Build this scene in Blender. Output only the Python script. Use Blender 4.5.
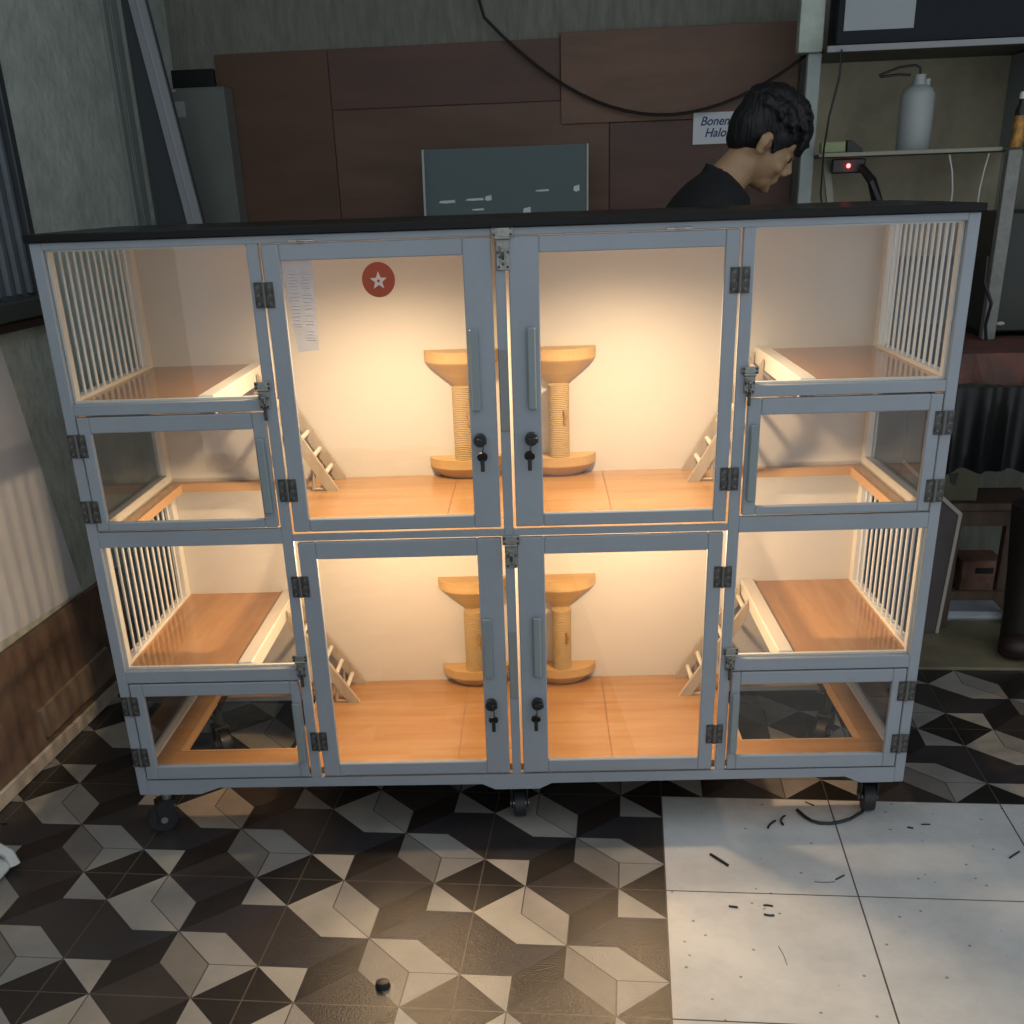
import bpy, bmesh, math, random
from mathutils import Vector, Matrix
random.seed(7)
S = bpy.context.scene
for o in list(bpy.data.objects): bpy.data.objects.remove(o)
COL = S.collection
R = math.radians

# ---------------------------------------------------------------- camera, world, exposure
cd = bpy.data.cameras.new('camera'); cam = bpy.data.objects.new('camera', cd); COL.objects.link(cam); S.camera = cam
cd.sensor_fit = 'HORIZONTAL'; cd.sensor_width = 36.0
cd.lens = 1091.99 / 1024 * 36.0
cd.shift_y = (705 - 512) / 1024.0
cd.clip_start = 0.05; cd.clip_end = 60
Rw = Matrix(((0.99933182, 0.02009949, 0.03052759), (0.01904669, 0.42648016, -0.90429636), (-0.03119529, 0.90427357, 0.42581236)))
cam.matrix_world = Matrix.Translation((0.06668869, -2.14512395, 1.33654684)) @ Rw.to_4x4()

W = bpy.data.worlds.new('world'); S.world = W; W.use_nodes = True
WORLD = (0.87, 0.95, 1.0); WSTR = 0.80
bgn = W.node_tree.nodes['Background']; bgn.inputs[0].default_value = (*WORLD, 1); bgn.inputs[1].default_value = WSTR
S.view_settings.view_transform = 'Standard'; S.view_settings.look = 'None'
S.view_settings.exposure = 0.0; S.view_settings.gamma = 1.0
LAMP_COL = (1.0, 0.70, 0.40)
UP_W, LOW_W = 30.0, 9.5

# ---------------------------------------------------------------- materials
MC = {}
def mat(name, col, rough=0.6, metal=0.0, noise=0.0, nscale=8.0, bump=0.0, bscale=40.0, spec=0.5, stretch=(1, 1, 1), col2=None, coat=0.0, emit=0.0):
    if name in MC: return MC[name]
    m = bpy.data.materials.new(name); m.use_nodes = True; nt = m.node_tree; b = nt.nodes['Principled BSDF']
    b.inputs['Base Color'].default_value = (*col, 1); b.inputs['Roughness'].default_value = rough
    b.inputs['Metallic'].default_value = metal; b.inputs['Specular IOR Level'].default_value = spec
    b.inputs['Coat Weight'].default_value = coat
    tc = nt.nodes.new('ShaderNodeTexCoord'); mp = nt.nodes.new('ShaderNodeMapping'); mp.inputs['Scale'].default_value = stretch
    nt.links.new(tc.outputs['Object'], mp.inputs['Vector'])
    if noise > 0:
        n = nt.nodes.new('ShaderNodeTexNoise'); n.inputs['Scale'].default_value = nscale; n.inputs['Detail'].default_value = 6; n.inputs['Roughness'].default_value = 0.62
        nt.links.new(mp.outputs[0], n.inputs['Vector'])
        mx = nt.nodes.new('ShaderNodeMix'); mx.data_type = 'RGBA'
        c2 = col2 or tuple(c * (1 - noise) for c in col)
        mx.inputs['A'].default_value = (*col, 1); mx.inputs['B'].default_value = (*c2, 1)
        cr = nt.nodes.new('ShaderNodeMapRange'); cr.inputs[1].default_value = 0.36; cr.inputs[2].default_value = 0.66
        nt.links.new(n.outputs['Fac'], cr.inputs[0]); nt.links.new(cr.outputs[0], mx.inputs['Factor'])
        nt.links.new(mx.outputs['Result'], b.inputs['Base Color'])
    if bump > 0:
        n2 = nt.nodes.new('ShaderNodeTexNoise'); n2.inputs['Scale'].default_value = bscale; n2.inputs['Detail'].default_value = 4
        nt.links.new(mp.outputs[0], n2.inputs['Vector'])
        bp = nt.nodes.new('ShaderNodeBump'); bp.inputs['Strength'].default_value = bump; bp.inputs['Distance'].default_value = 0.01
        nt.links.new(n2.outputs['Fac'], bp.inputs['Height']); nt.links.new(bp.outputs[0], b.inputs['Normal'])
    if emit > 0:
        b.inputs['Emission Color'].default_value = (*col, 1); b.inputs['Emission Strength'].default_value = emit
    MC[name] = m; return m

def glass_mat(name, tint, refl=1.0, rough=0.0, body=0.0, bodycol=(1, 1, 1)):
    m = bpy.data.materials.new(name); m.use_nodes = True; nt = m.node_tree; nt.nodes.remove(nt.nodes['Principled BSDF'])
    out = nt.nodes['Material Output']
    tr = nt.nodes.new('ShaderNodeBsdfTransparent'); tr.inputs[0].default_value = (*tint, 1)
    gl = nt.nodes.new('ShaderNodeBsdfGlossy'); gl.inputs['Roughness'].default_value = rough
    lw = nt.nodes.new('ShaderNodeLayerWeight'); lw.inputs['Blend'].default_value = 0.5
    pw = nt.nodes.new('ShaderNodeMath'); pw.operation = 'POWER'; nt.links.new(lw.outputs['Facing'], pw.inputs[0]); pw.inputs[1].default_value = 5.0
    fr = nt.nodes.new('ShaderNodeMath'); fr.operation = 'MULTIPLY_ADD'; nt.links.new(pw.outputs[0], fr.inputs[0]); fr.inputs[1].default_value = 0.9; fr.inputs[2].default_value = 0.04
    mu = nt.nodes.new('ShaderNodeMath'); mu.operation = 'MULTIPLY'; mu.inputs[1].default_value = refl
    nt.links.new(fr.outputs[0], mu.inputs[0])
    mx = nt.nodes.new('ShaderNodeMixShader'); nt.links.new(mu.outputs[0], mx.inputs[0]); nt.links.new(tr.outputs[0], mx.inputs[1]); nt.links.new(gl.outputs[0], mx.inputs[2])
    last = mx
    if body > 0:
        df = nt.nodes.new('ShaderNodeBsdfDiffuse'); df.inputs[0].default_value = (*bodycol, 1)
        m2 = nt.nodes.new('ShaderNodeMixShader'); m2.inputs[0].default_value = body
        nt.links.new(mx.outputs[0], m2.inputs[1]); nt.links.new(df.outputs[0], m2.inputs[2]); last = m2
    nt.links.new(last.outputs[0], out.inputs['Surface'])
    MC[name] = m; return m

def wood_mat(name, c1, c2, axis='X', scale=1.0, rough=0.18, plank=0.0, coat=0.0):
    m = bpy.data.materials.new(name); m.use_nodes = True; nt = m.node_tree; b = nt.nodes['Principled BSDF']
    tc = nt.nodes.new('ShaderNodeTexCoord'); mp = nt.nodes.new('ShaderNodeMapping')
    mp.inputs['Scale'].default_value = {'X': (2 * scale, 22 * scale, 22 * scale), 'Y': (22 * scale, 2 * scale, 22 * scale), 'Z': (22 * scale, 22 * scale, 2 * scale)}[axis]
    nt.links.new(tc.outputs['Object'], mp.inputs['Vector'])
    n = nt.nodes.new('ShaderNodeTexNoise'); n.inputs['Scale'].default_value = 1.6; n.inputs['Detail'].default_value = 7; n.inputs['Distortion'].default_value = 0.6
    nt.links.new(mp.outputs[0], n.inputs['Vector'])
    cr = nt.nodes.new('ShaderNodeMapRange'); cr.inputs[1].default_value = 0.3; cr.inputs[2].default_value = 0.7
    nt.links.new(n.outputs['Fac'], cr.inputs[0])
    mx = nt.nodes.new('ShaderNodeMix'); mx.data_type = 'RGBA'; mx.inputs['A'].default_value = (*c1, 1); mx.inputs['B'].default_value = (*c2, 1)
    nt.links.new(cr.outputs[0], mx.inputs['Factor']); nt.links.new(mx.outputs['Result'], b.inputs['Base Color'])
    b.inputs['Roughness'].default_value = rough; b.inputs['Coat Weight'].default_value = coat
    MC[name] = m; return m

PAINT = mat('pale_blue_grey_paint', (0.295, 0.325, 0.37), 0.42, noise=0.10, nscale=5, bump=0.08, bscale=60)
TRIMW = mat('white_trim_paint', (0.66, 0.64, 0.60), 0.4)
LAM = mat('white_laminate', (0.60, 0.575, 0.54), 0.38, noise=0.03, nscale=3)
BARM = mat('white_grille_bar', (0.66, 0.65, 0.64), 0.3)
FLR = wood_mat('oak_laminate', (0.42, 0.245, 0.11), (0.34, 0.18, 0.075), 'X', 1.0, 0.2)
LOFT = wood_mat('red_oak_laminate', (0.42, 0.22, 0.09), (0.34, 0.165, 0.065), 'Y', 1.0, 0.14)
BLK = mat('black_gloss_board', (0.006, 0.006, 0.007), 0.35, spec=0.2)
GLS = glass_mat('clear_glass', (0.97, 0.98, 0.98), 1.0)
SIDEG = glass_mat('grey_side_glass', (0.80, 0.80, 0.79), 0.7)
HNG = mat('dark_bronze_hinge', (0.03, 0.028, 0.026), 0.5, 0.4, noise=0.6, nscale=60, col2=(0.12, 0.115, 0.11))
SCR = mat('dull_screw', (0.13, 0.13, 0.125), 0.5, 0.3)
STEEL = mat('brushed_steel', (0.42, 0.43, 0.42), 0.35, 0.85)
HASP = mat('galvanised_hasp', (0.33, 0.33, 0.31), 0.38, 0.7, noise=0.4, nscale=70)
HANDLE = mat('grey_plastic_handle', (0.22, 0.26, 0.275), 0.4)
PLATE = mat('dark_grey_film', (0.23, 0.235, 0.24), 0.6)
BLKP = mat('black_plastic', (0.012, 0.012, 0.013), 0.4)
RUB = mat('black_rubber', (0.018, 0.018, 0.02), 0.5)
TRAY = wood_mat('pine_tray', (0.52, 0.35, 0.155), (0.44, 0.28, 0.11), 'X', 1.2, 0.5)
LADD = wood_mat('pale_ladder_wood', (0.40, 0.35, 0.28), (0.34, 0.28, 0.22), 'Z', 1.0, 0.5)
REDST = mat('brick_red_sticker', (0.38, 0.055, 0.02), 0.6)
PINKST = mat('pale_pink_print', (0.72, 0.52, 0.46), 0.5)

def rope_mat():
    m = bpy.data.materials.new('sisal_rope'); m.use_nodes = True; nt = m.node_tree; b = nt.nodes['Principled BSDF']
    tc = nt.nodes.new('ShaderNodeTexCoord'); w = nt.nodes.new('ShaderNodeTexWave'); w.bands_direction = 'Z'; w.inputs['Scale'].default_value = 75; w.inputs['Distortion'].default_value = 1.0
    nt.links.new(tc.outputs['Object'], w.inputs['Vector'])
    mx = nt.nodes.new('ShaderNodeMix'); mx.data_type = 'RGBA'; mx.inputs['A'].default_value = (0.38, 0.265, 0.12, 1); mx.inputs['B'].default_value = (0.46, 0.34, 0.16, 1)
    nt.links.new(w.outputs['Fac'], mx.inputs['Factor']); nt.links.new(mx.outputs['Result'], b.inputs['Base Color'])
    bp = nt.nodes.new('ShaderNodeBump'); bp.inputs['Strength'].default_value = 0.6; bp.inputs['Distance'].default_value = 0.003
    nt.links.new(w.outputs['Fac'], bp.inputs['Height']); nt.links.new(bp.outputs[0], b.inputs['Normal']); b.inputs['Roughness'].default_value = 0.85
    return m
ROPE = rope_mat()

# ---------------------------------------------------------------- geometry collector
class G:
    def __init__(s): s.bm = bmesh.new(); s.n = 0
    def mark(s, mi):
        s.bm.faces.ensure_lookup_table()
        for i in range(s.n, len(s.bm.faces)): s.bm.faces[i].material_index = mi
        s.n = len(s.bm.faces); return s
    def _bev(s, vs, b, seg=1):
        es = list({e for v in vs for e in v.link_edges})
        bmesh.ops.bevel(s.bm, geom=es, offset=b, segments=seg, affect='EDGES', clamp_overlap=True)
    def box(s, x0, x1, y0, y1, z0, z1, b=0.0, M=None):
        x0, x1 = min(x0, x1), max(x0, x1); y0, y1 = min(y0, y1), max(y0, y1); z0, z1 = min(z0, z1), max(z0, z1)
        vs = [s.bm.verts.new((x, y, z)) for x in (x0, x1) for y in (y0, y1) for z in (z0, z1)]
        for f in ((0, 1, 3, 2), (4, 6, 7, 5), (0, 4, 5, 1), (2, 3, 7, 6), (0, 2, 6, 4), (1, 5, 7, 3)): s.bm.faces.new([vs[i] for i in f])
        if M is not None: bmesh.ops.transform(s.bm, matrix=M, verts=vs)
        if b > 0: s._bev(vs, b)
        return s
    def cyl(s, p, q, r, n=16, r2=None):
        p, q = Vector(p), Vector(q); d = q - p; r2 = r if r2 is None else r2
        res = bmesh.ops.create_cone(s.bm, cap_ends=True, segments=n, radius1=r, radius2=r2, depth=d.length)
        M = Matrix.Translation((p + q) / 2) @ Vector((0, 0, 1)).rotation_difference(d.normalized()).to_matrix().to_4x4()
        bmesh.ops.transform(s.bm, matrix=M, verts=res['verts']); return s
    def ball(s, c, r, u=16, v=12, M=None):
        if isinstance(r, (int, float)): r = (r, r, r)
        res = bmesh.ops.create_uvsphere(s.bm, u_segments=u, v_segments=v, radius=1)
        T = Matrix.Translation(c) @ (M.to_4x4() if M is not None else Matrix()) @ Matrix.Diagonal((*r, 1))
        bmesh.ops.transform(s.bm, matrix=T, verts=res['verts']); return s
    def tube(s, pts, r, n=8):
        pts = [Vector(p) for p in pts]; rings = []; up = Vector((0.13, 0.21, 0.97)).normalized()
        for i, p in enumerate(pts):
            t = (pts[min(i + 1, len(pts) - 1)] - pts[max(i - 1, 0)]).normalized()
            a = t.cross(up)
            if a.length < 1e-3: a = t.cross(Vector((1, 0, 0)))
            a.normalize(); b = t.cross(a)
            rr = r[i] if isinstance(r, (list, tuple)) else r
            rings.append([s.bm.verts.new(p + a * rr * math.cos(6.28318 * k / n) + b * rr * math.sin(6.28318 * k / n)) for k in range(n)])
        for A, B in zip(rings, rings[1:]):
            for k in range(n): s.bm.faces.new((A[k], A[(k + 1) % n], B[(k + 1) % n], B[k]))
        s.bm.faces.new(rings[0][::-1]); s.bm.faces.new(rings[-1]); return s
    def prism(s, pts, axis, a, b, bev=0.0):
        """pts 2D outline; axis = extrusion axis; 'Y': pts are (x,z); 'X': (y,z); 'Z': (x,y)"""
        def P(p, t): return {'Y': (p[0], t, p[1]), 'X': (t, p[0], p[1]), 'Z': (p[0], p[1], t)}[axis]
        A = [s.bm.verts.new(P(p, a)) for p in pts]; B = [s.bm.verts.new(P(p, b)) for p in pts]
        s.bm.faces.new(A); s.bm.faces.new(B[::-1])
        for i in range(len(pts)):
            j = (i + 1) % len(pts); s.bm.faces.new((A[j], A[i], B[i], B[j]))
        if bev > 0: s._bev(A + B, bev)
        return s
    def lathe(s, prof, c, n=24, ax=1.0):
        rings = []
        for r, z in prof: rings.append([s.bm.verts.new((c[0] + r * math.cos(6.28318 * k / n), c[1] + r * ax * math.sin(6.28318 * k / n), c[2] + z)) for k in range(n)])
        for A, B in zip(rings, rings[1:]):
            for k in range(n): s.bm.faces.new((A[k], A[(k + 1) % n], B[(k + 1) % n], B[k]))
        s.bm.faces.new(rings[0][::-1]); s.bm.faces.new(rings[-1]); return s

TH = R(-4.6)                                            # the room stands a little askew to the cabinet
ROOMM = Matrix.Rotation(TH, 4, 'Z')
ORG = {}
def props(o, label=None, cat=None, group=None, kind=None):
    if label: o['label'] = label
    if cat: o['category'] = cat
    if group: o['group'] = group
    if kind: o['kind'] = kind
    return o
def thing(name, loc, label, cat, group=None, room=False):
    o = bpy.data.objects.new(name, None); COL.objects.link(o); o.empty_display_size = 0.05
    ORG[o.name] = Vector(loc)
    o.location = (ROOMM @ Vector(loc)) if room else Vector(loc)
    if room: o.rotation_euler = (0, 0, TH)
    return props(o, label, cat, group)
def obj(name, g, m, parent=None, room=False, smooth=False, label=None, cat=None, group=None, kind=None, org=None):
    bm = g.bm; bmesh.ops.recalc_face_normals(bm, faces=bm.faces[:])
    me = bpy.data.meshes.new(name)
    vs = [v.co for v in bm.verts]
    lo = Vector([min(v[i] for v in vs) for i in range(3)]); hi = Vector([max(v[i] for v in vs) for i in range(3)])
    c = Vector(org) if org is not None else Vector(((lo.x + hi.x) / 2, (lo.y + hi.y) / 2, lo.z))
    bmesh.ops.translate(bm, verts=bm.verts[:], vec=-c)
    bm.to_mesh(me); bm.free()
    for mm in (m if isinstance(m, (list, tuple)) else [m]): me.materials.append(mm)
    if smooth:
        for p in me.polygons: p.use_smooth = True
        try: me.set_sharp_from_angle(angle=R(40))
        except Exception: pass
    o = bpy.data.objects.new(name, me); COL.objects.link(o); ORG[o.name] = c
    if parent is not None:
        o.parent = parent; o.location = c - ORG[parent.name]
    else:
        o.location = (ROOMM @ c) if room else c
        if room: o.rotation_euler = (0, 0, TH)
    return props(o, label, cat, group, kind)

# ================================================================ THE SETTING (room frame)
# patterned floor: flat mesh of coloured tile facets, tile 0.3935
U = 0.3935
T0 = Vector((-0.08122, -0.20287, 0))                   # a tile corner, cabinet frame
t0 = ROOMM.inverted() @ T0; ZL = 0.0
K = {'black': (0.018, 0.016, 0.015), 'dark': (0.038, 0.033, 0.032), 'char': (0.034, 0.033, 0.038), 'deep': (0.020, 0.017, 0.016),
     'light': (0.33, 0.315, 0.285), 'lightb': (0.26, 0.255, 0.245), 'mid': (0.17, 0.16, 0.15), 'midl': (0.27, 0.255, 0.235)}
CELL = [([(-1, 0), (0, 1), (1, 0), (0, -1)], 'black'),
        ([(0, 1), (1, 1), (1, 0)], 'light'), ([(-1, 0), (0, -1), (-1, -1)], 'lightb'), ([(-1, 1), (0, 1), (-1, 0)], 'lightb'), ([(1, 0), (0, -1), (1, -1)], 'light'),
        ([(-2, 2), (-1, 2), (0, 1), (-1, 1)], 'lightb'), ([(-2, 2), (-1, 1), (-1, 0), (-2, 1)], 'mid'),
        ([(0, -1), (1, -1), (2, -2), (1, -2)], 'light'), ([(1, 0), (2, -1), (2, -2), (1, -1)], 'midl'),
        ([(1, 1), (2, 2), (2, 1), (1, 0)], 'deep'), ([(2, -1), (3, 0), (3, -1), (2, -2)], 'deep'),
        ([(1, 0), (2, 1), (3, 0), (2, -1)], 'dark'), ([(-1, 2), (0, 3), (1, 2), (0, 1)], 'dark'),
        ([(-2, 2), (-1, 3), (0, 3), (-1, 2)], 'char'), ([(0, 1), (1, 2), (2, 2), (1, 1)], 'char')]
def clip(poly, ax, lim, keep_less):
    out = []
    for i in range(len(poly)):
        a, b = poly[i], poly[(i + 1) % len(poly)]
        ia = (a[ax] <= lim + 1e-9) if keep_less else (a[ax] >= lim - 1e-9); ib = (b[ax] <= lim + 1e-9) if keep_less else (b[ax] >= lim - 1e-9)
        if ia: out.append(a)
        if ia != ib:
            t = (lim - a[ax]) / (b[ax] - a[ax]); out.append(tuple(a[k] + t * (b[k] - a[k]) for k in range(2)))
    return out
bm = bmesh.new(); lay = bm.loops.layers.float_color.new('tile')
def addpoly(pts, key):
    if len(pts) < 3: return
    area = sum(pts[i][0] * pts[(i + 1) % len(pts)][1] - pts[(i + 1) % len(pts)][0] * pts[i][1] for i in range(len(pts)))
    if abs(area) < 1e-6: return
    if area < 0: pts = pts[::-1]
    f = bm.faces.new([bm.verts.new((t0.x + p[0] * U, t0.y + p[1] * U, ZL)) for p in pts])
    for l in f.loops: l[lay] = (*K[key], 1)
def lin(a, b, w=0.011):
    dx, dy = b[0] - a[0], b[1] - a[1]; l = math.hypot(dx, dy); nx, ny = -dy / l * w, dx / l * w
    return [(a[0] + nx, a[1] + ny), (b[0] + nx, b[1] + ny), (b[0] - nx, b[1] - ny), (a[0] - nx, a[1] - ny)]
LINES = [lin((-2, 2), (-1, 1), 0.016), lin((-1, 1), (-1, 0), 0.016), lin((-1, 1), (0, 1)), lin((1, 0), (1, -1), 0.013), lin((1, -1), (2, -2), 0.010), lin((2, -1), (2, -2), 0.010)]
CELL += [(q, 'line') for q in LINES]; K['line'] = (0.075, 0.07, 0.065)
for i in range(-5, 9):
    for j in range(-10, 9):
        for pts, key in CELL:
            ZL = 0.0001 if key == 'line' else 0.0
            P = [(i + a / 4, j + b / 4) for a, b in pts]
            for side in (0, 1):                        # keep tx<1, plus tx>1 and ty>1
                Q = clip(P, 0, 1.0, side == 0)
                if side == 1: Q = clip(Q, 1, 1.0, False) if len(Q) >= 3 else []
                addpoly(Q, key)
me = bpy.data.meshes.new('floor'); bm.to_mesh(me); bm.free()
m = bpy.data.materials.new('patterned_tile'); m.use_nodes = True; nt = m.node_tree; b = nt.nodes['Principled BSDF']
def grout_nodes(nt, col_socket_in, groutcol, off, width=0.0035):
    tc = nt.nodes.new('ShaderNodeTexCoord'); sp = nt.nodes.new('ShaderNodeSeparateXYZ'); nt.links.new(tc.outputs['Object'], sp.inputs[0])
    ds = []
    for k in (0, 1):
        a = nt.nodes.new('ShaderNodeMath'); a.operation = 'SUBTRACT'; nt.links.new(sp.outputs[k], a.inputs[0]); a.inputs[1].default_value = off[k]
        p = nt.nodes.new('ShaderNodeMath'); p.operation = 'PINGPONG'; nt.links.new(a.outputs[0], p.inputs[0]); p.inputs[1].default_value = U / 2
        ds.append(p)
    mn = nt.nodes.new('ShaderNodeMath'); mn.operation = 'MINIMUM'; nt.links.new(ds[0].outputs[0], mn.inputs[0]); nt.links.new(ds[1].outputs[0], mn.inputs[1])
    lt = nt.nodes.new('ShaderNodeMath'); lt.operation = 'LESS_THAN'; nt.links.new(mn.outputs[0], lt.inputs[0]); lt.inputs[1].default_value = width / 2
    mx = nt.nodes.new('ShaderNodeMix'); mx.data_type = 'RGBA'; nt.links.new(lt.outputs[0], mx.inputs['Factor']); mx.inputs['B'].default_value = (*groutcol, 1)
    nt.links.new(col_socket_in, mx.inputs['A']); return mx.outputs['Result'], tc
at = nt.nodes.new('ShaderNodeAttribute'); at.attribute_name = 'tile'
sc, tc = grout_nodes(nt, at.outputs['Color'], (0.085, 0.075, 0.062), (t0.x, t0.y), 0.0028)
n = nt.nodes.new('ShaderNodeTexNoise'); n.inputs['Scale'].default_value = 7; n.inputs['Detail'].default_value = 8; nt.links.new(tc.outputs['Object'], n.inputs['Vector'])
mr = nt.nodes.new('ShaderNodeMapRange'); mr.inputs[1].default_value = 0.35; mr.inputs[2].default_value = 0.7; mr.inputs[3].default_value = 1.0; mr.inputs[4].default_value = 0.72; nt.links.new(n.outputs[0], mr.inputs[0])
mx = nt.nodes.new('ShaderNodeMix'); mx.data_type = 'RGBA'; mx.blend_type = 'MULTIPLY'; mx.inputs['Factor'].default_value = 1; nt.links.new(sc, mx.inputs['A']); nt.links.new(mr.outputs[0], mx.inputs['B']); nt.links.new(mx.outputs['Result'], b.inputs['Base Color'])
sp_ = nt.nodes.new('ShaderNodeTexNoise'); sp_.inputs['Scale'].default_value = 260; sp_.inputs['Detail'].default_value = 2; nt.links.new(tc.outputs['Object'], sp_.inputs['Vector'])
bp = nt.nodes.new('ShaderNodeBump'); bp.inputs['Strength'].default_value = 0.55; bp.inputs['Distance'].default_value = 0.002; nt.links.new(sp_.outputs[0], bp.inputs['Height']); nt.links.new(bp.outputs[0], b.inputs['Normal'])
b.inputs['Roughness'].default_value = 0.27; b.inputs['Specular IOR Level'].default_value = 0.42
me.materials.append(m)
fo = bpy.data.objects.new('floor', me); COL.objects.link(fo); fo.rotation_euler = (0, 0, TH); props(fo, kind='structure')

# white tiled part of the floor
g = G(); x0, y1 = t0.x + U, t0.y + U
g.bm.faces.new([g.bm.verts.new(p) for p in ((x0, y1 - 9 * U, 0), (x0 + 6 * U, y1 - 9 * U, 0), (x0 + 6 * U, y1, 0), (x0, y1, 0))])
m = bpy.data.materials.new('white_gloss_tile'); m.use_nodes = True; nt = m.node_tree; b = nt.nodes['Principled BSDF']
rgb = nt.nodes.new('ShaderNodeRGB'); rgb.outputs[0].default_value = (0.57, 0.575, 0.575, 1)
c_ = Vector((x0 + 3 * U, y1 - 4.5 * U, 0))
sc, tc = grout_nodes(nt, rgb.outputs[0], (0.10, 0.095, 0.09), (x0 - c_.x, y1 - c_.y), 0.0035)
n = nt.nodes.new('ShaderNodeTexNoise'); n.inputs['Scale'].default_value = 3.5; n.inputs['Detail'].default_value = 9; n.inputs['Roughness'].default_value = 0.7; nt.links.new(tc.outputs['Object'], n.inputs['Vector'])
mr = nt.nodes.new('ShaderNodeMapRange'); mr.inputs[1].default_value = 0.4; mr.inputs[2].default_value = 0.7; mr.inputs[3].default_value = 1.0; mr.inputs[4].default_value = 0.74; nt.links.new(n.outputs[0], mr.inputs[0])
vo = nt.nodes.new('ShaderNodeTexVoronoi'); vo.inputs['Scale'].default_value = 22; nt.links.new(tc.outputs['Object'], vo.inputs['Vector'])
vl = nt.nodes.new('ShaderNodeMapRange'); vl.inputs[1].default_value = 0.055; vl.inputs[2].default_value = 0.09; vl.inputs[3].default_value = 0.45; vl.inputs[4].default_value = 1.0; nt.links.new(vo.outputs['Distance'], vl.inputs[0])
mm_ = nt.nodes.new('ShaderNodeMath'); mm_.operation = 'MULTIPLY'; nt.links.new(mr.outputs[0], mm_.inputs[0]); nt.links.new(vl.outputs[0], mm_.inputs[1])
mx = nt.nodes.new('ShaderNodeMix'); mx.data_type = 'RGBA'; mx.blend_type = 'MULTIPLY'; mx.inputs['Factor'].default_value = 1; nt.links.new(sc, mx.inputs['A']); nt.links.new(mm_.outputs[0], mx.inputs['B']); nt.links.new(mx.outputs['Result'], b.inputs['Base Color'])
b.inputs['Roughness'].default_value = 0.10
obj('floor_white_tiles', g, m, room=True, kind='structure', org=c_)

CONC = mat('grey_green_plaster', (0.60, 0.66, 0.60), 0.8, noise=0.5, nscale=9, bump=0.5, bscale=35, col2=(0.42, 0.47, 0.42))
CONC2 = mat('fibre_board_wall', (0.28, 0.28, 0.24), 0.9, noise=0.5, nscale=14, bump=0.5, bscale=80, stretch=(3, 3, 0.6), col2=(0.20, 0.20, 0.17))
DARKW = mat('dark_wall', (0.05, 0.048, 0.045), 0.9, noise=0.4, nscale=6)
obj('wall_left', G().box(-1.40, -1.30, -3.2, 2.0, 0, 2.7), CONC, room=True, kind='structure')
obj('wall_back', G().box(-1.40, 3.0, 1.96, 2.06, 0, 2.7), CONC2, room=True, kind='structure')
obj('wall_right', G().box(2.9, 3.0, 0.15, 1.96, 0, 2.7), DARKW, room=True, kind='structure')
obj('ceiling', G().box(-1.40, 3.0, 0.15, 2.06, 2.7, 2.78), mat('ceiling_board', (0.12, 0.12, 0.115), 0.9), room=True, kind='structure')  # out of view, added so the back of the room stays dark
obj('baseboard_left', G().box(-1.30, -1.278, -3.2, 1.9, 0, 0.042, 0.003), mat('cream_skirting', (0.60, 0.53, 0.44), 0.6, noise=0.4, nscale=20), room=True, kind='structure')
# window in the left wall: dark blue-grey corrugated shutter and its sill
g = G(); SH = mat('blue_grey_shutter', (0.13, 0.16, 0.19), 0.5, noise=0.3)
for k in range(26):
    v0 = 0.735 - 0.05 * (k + 1); g.prism([(v0, 1.13), (v0 + 0.05, 1.13), (v0 + 0.05, 2.2), (v0, 2.2)], 'X', -1.30, -1.296)
    g.tube([(-1.294, v0 + 0.025, 1.14), (-1.294, v0 + 0.025, 2.19)], 0.012, 6)
wn = obj('window_1', g, SH, room=True, kind='structure')
g = G().box(-1.30, -1.27, 0.725, 0.755, 1.12, 2.2, 0.003)
obj('window_frame', g, mat('dark_steel_frame', (0.06, 0.07, 0.08), 0.5, 0.3), wn)
obj('window_sill', G().box(-1.30, -1.255, -0.6, 0.80, 1.085, 1.13, 0.004), mat('dark_green_grey_sill', (0.055, 0.065, 0.06), 0.6), wn)
obj('sill_lip', G().box(-1.30, -1.262, -0.6, 0.80, 1.062, 1.083, 0.003), mat('dark_brown_wood', (0.035, 0.022, 0.018), 0.6), wn)
# vertical strips at the end of the left wall
obj('trim_1', G().box(-1.30, -1.287, 1.44, 1.475, 0, 2.7, 0.002).box(-1.30, -1.293, 1.51, 1.56, 0, 2.7, 0.002), mat('grey_green_strip', (0.24, 0.28, 0.265), 0.6), room=True, kind='structure')

# brown hardboard wall lining at the back
def brown(n, c, c2): return mat(n, c, 0.55, noise=0.5, nscale=3.0, stretch=(0.6, 1, 3), col2=c2, bump=0.05)
BR = [brown('brown_hardboard_a', (0.17, 0.085, 0.055), (0.12, 0.065, 0.042)), brown('brown_hardboard_b', (0.16, 0.085, 0.065), (0.11, 0.06, 0.048)), brown('brown_hardboard_c', (0.24, 0.13, 0.085), (0.17, 0.095, 0.065)), brown('brown_hardboard_d', (0.20, 0.11, 0.075), (0.14, 0.075, 0.05))]
def board(u0, u1, z0, z1, v, m, label):
    obj('hardboard_panel', G().box(u0, u1, v, v + 0.008, z0, z1, 0.001), m, room=True, label=label, cat='panel', group='brown hardboard panels on the back wall')
board(-1.15, -0.768, 0.0, 1.776, 1.950, BR[0], 'leftmost brown hardboard panel on the back wall, beside the grey steel cabinet')
board(-0.766, 0.0, 1.60, 1.776, 1.950, BR[1], 'long dark brown hardboard strip on the back wall above the glass sheet')
board(-0.766, 0.16, 0.0, 1.598, 1.950, BR[3], 'brown hardboard panel directly behind the leaning glass sheet')
board(0.002, 0.76, 1.53, 1.79, 1.941, BR[2], 'lighter brown hardboard panel on the back wall above the paper sign')
board(0.162, 0.76, 0.0, 1.528, 1.945, BR[1], 'brown hardboard panel on the back wall behind the person')
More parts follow.
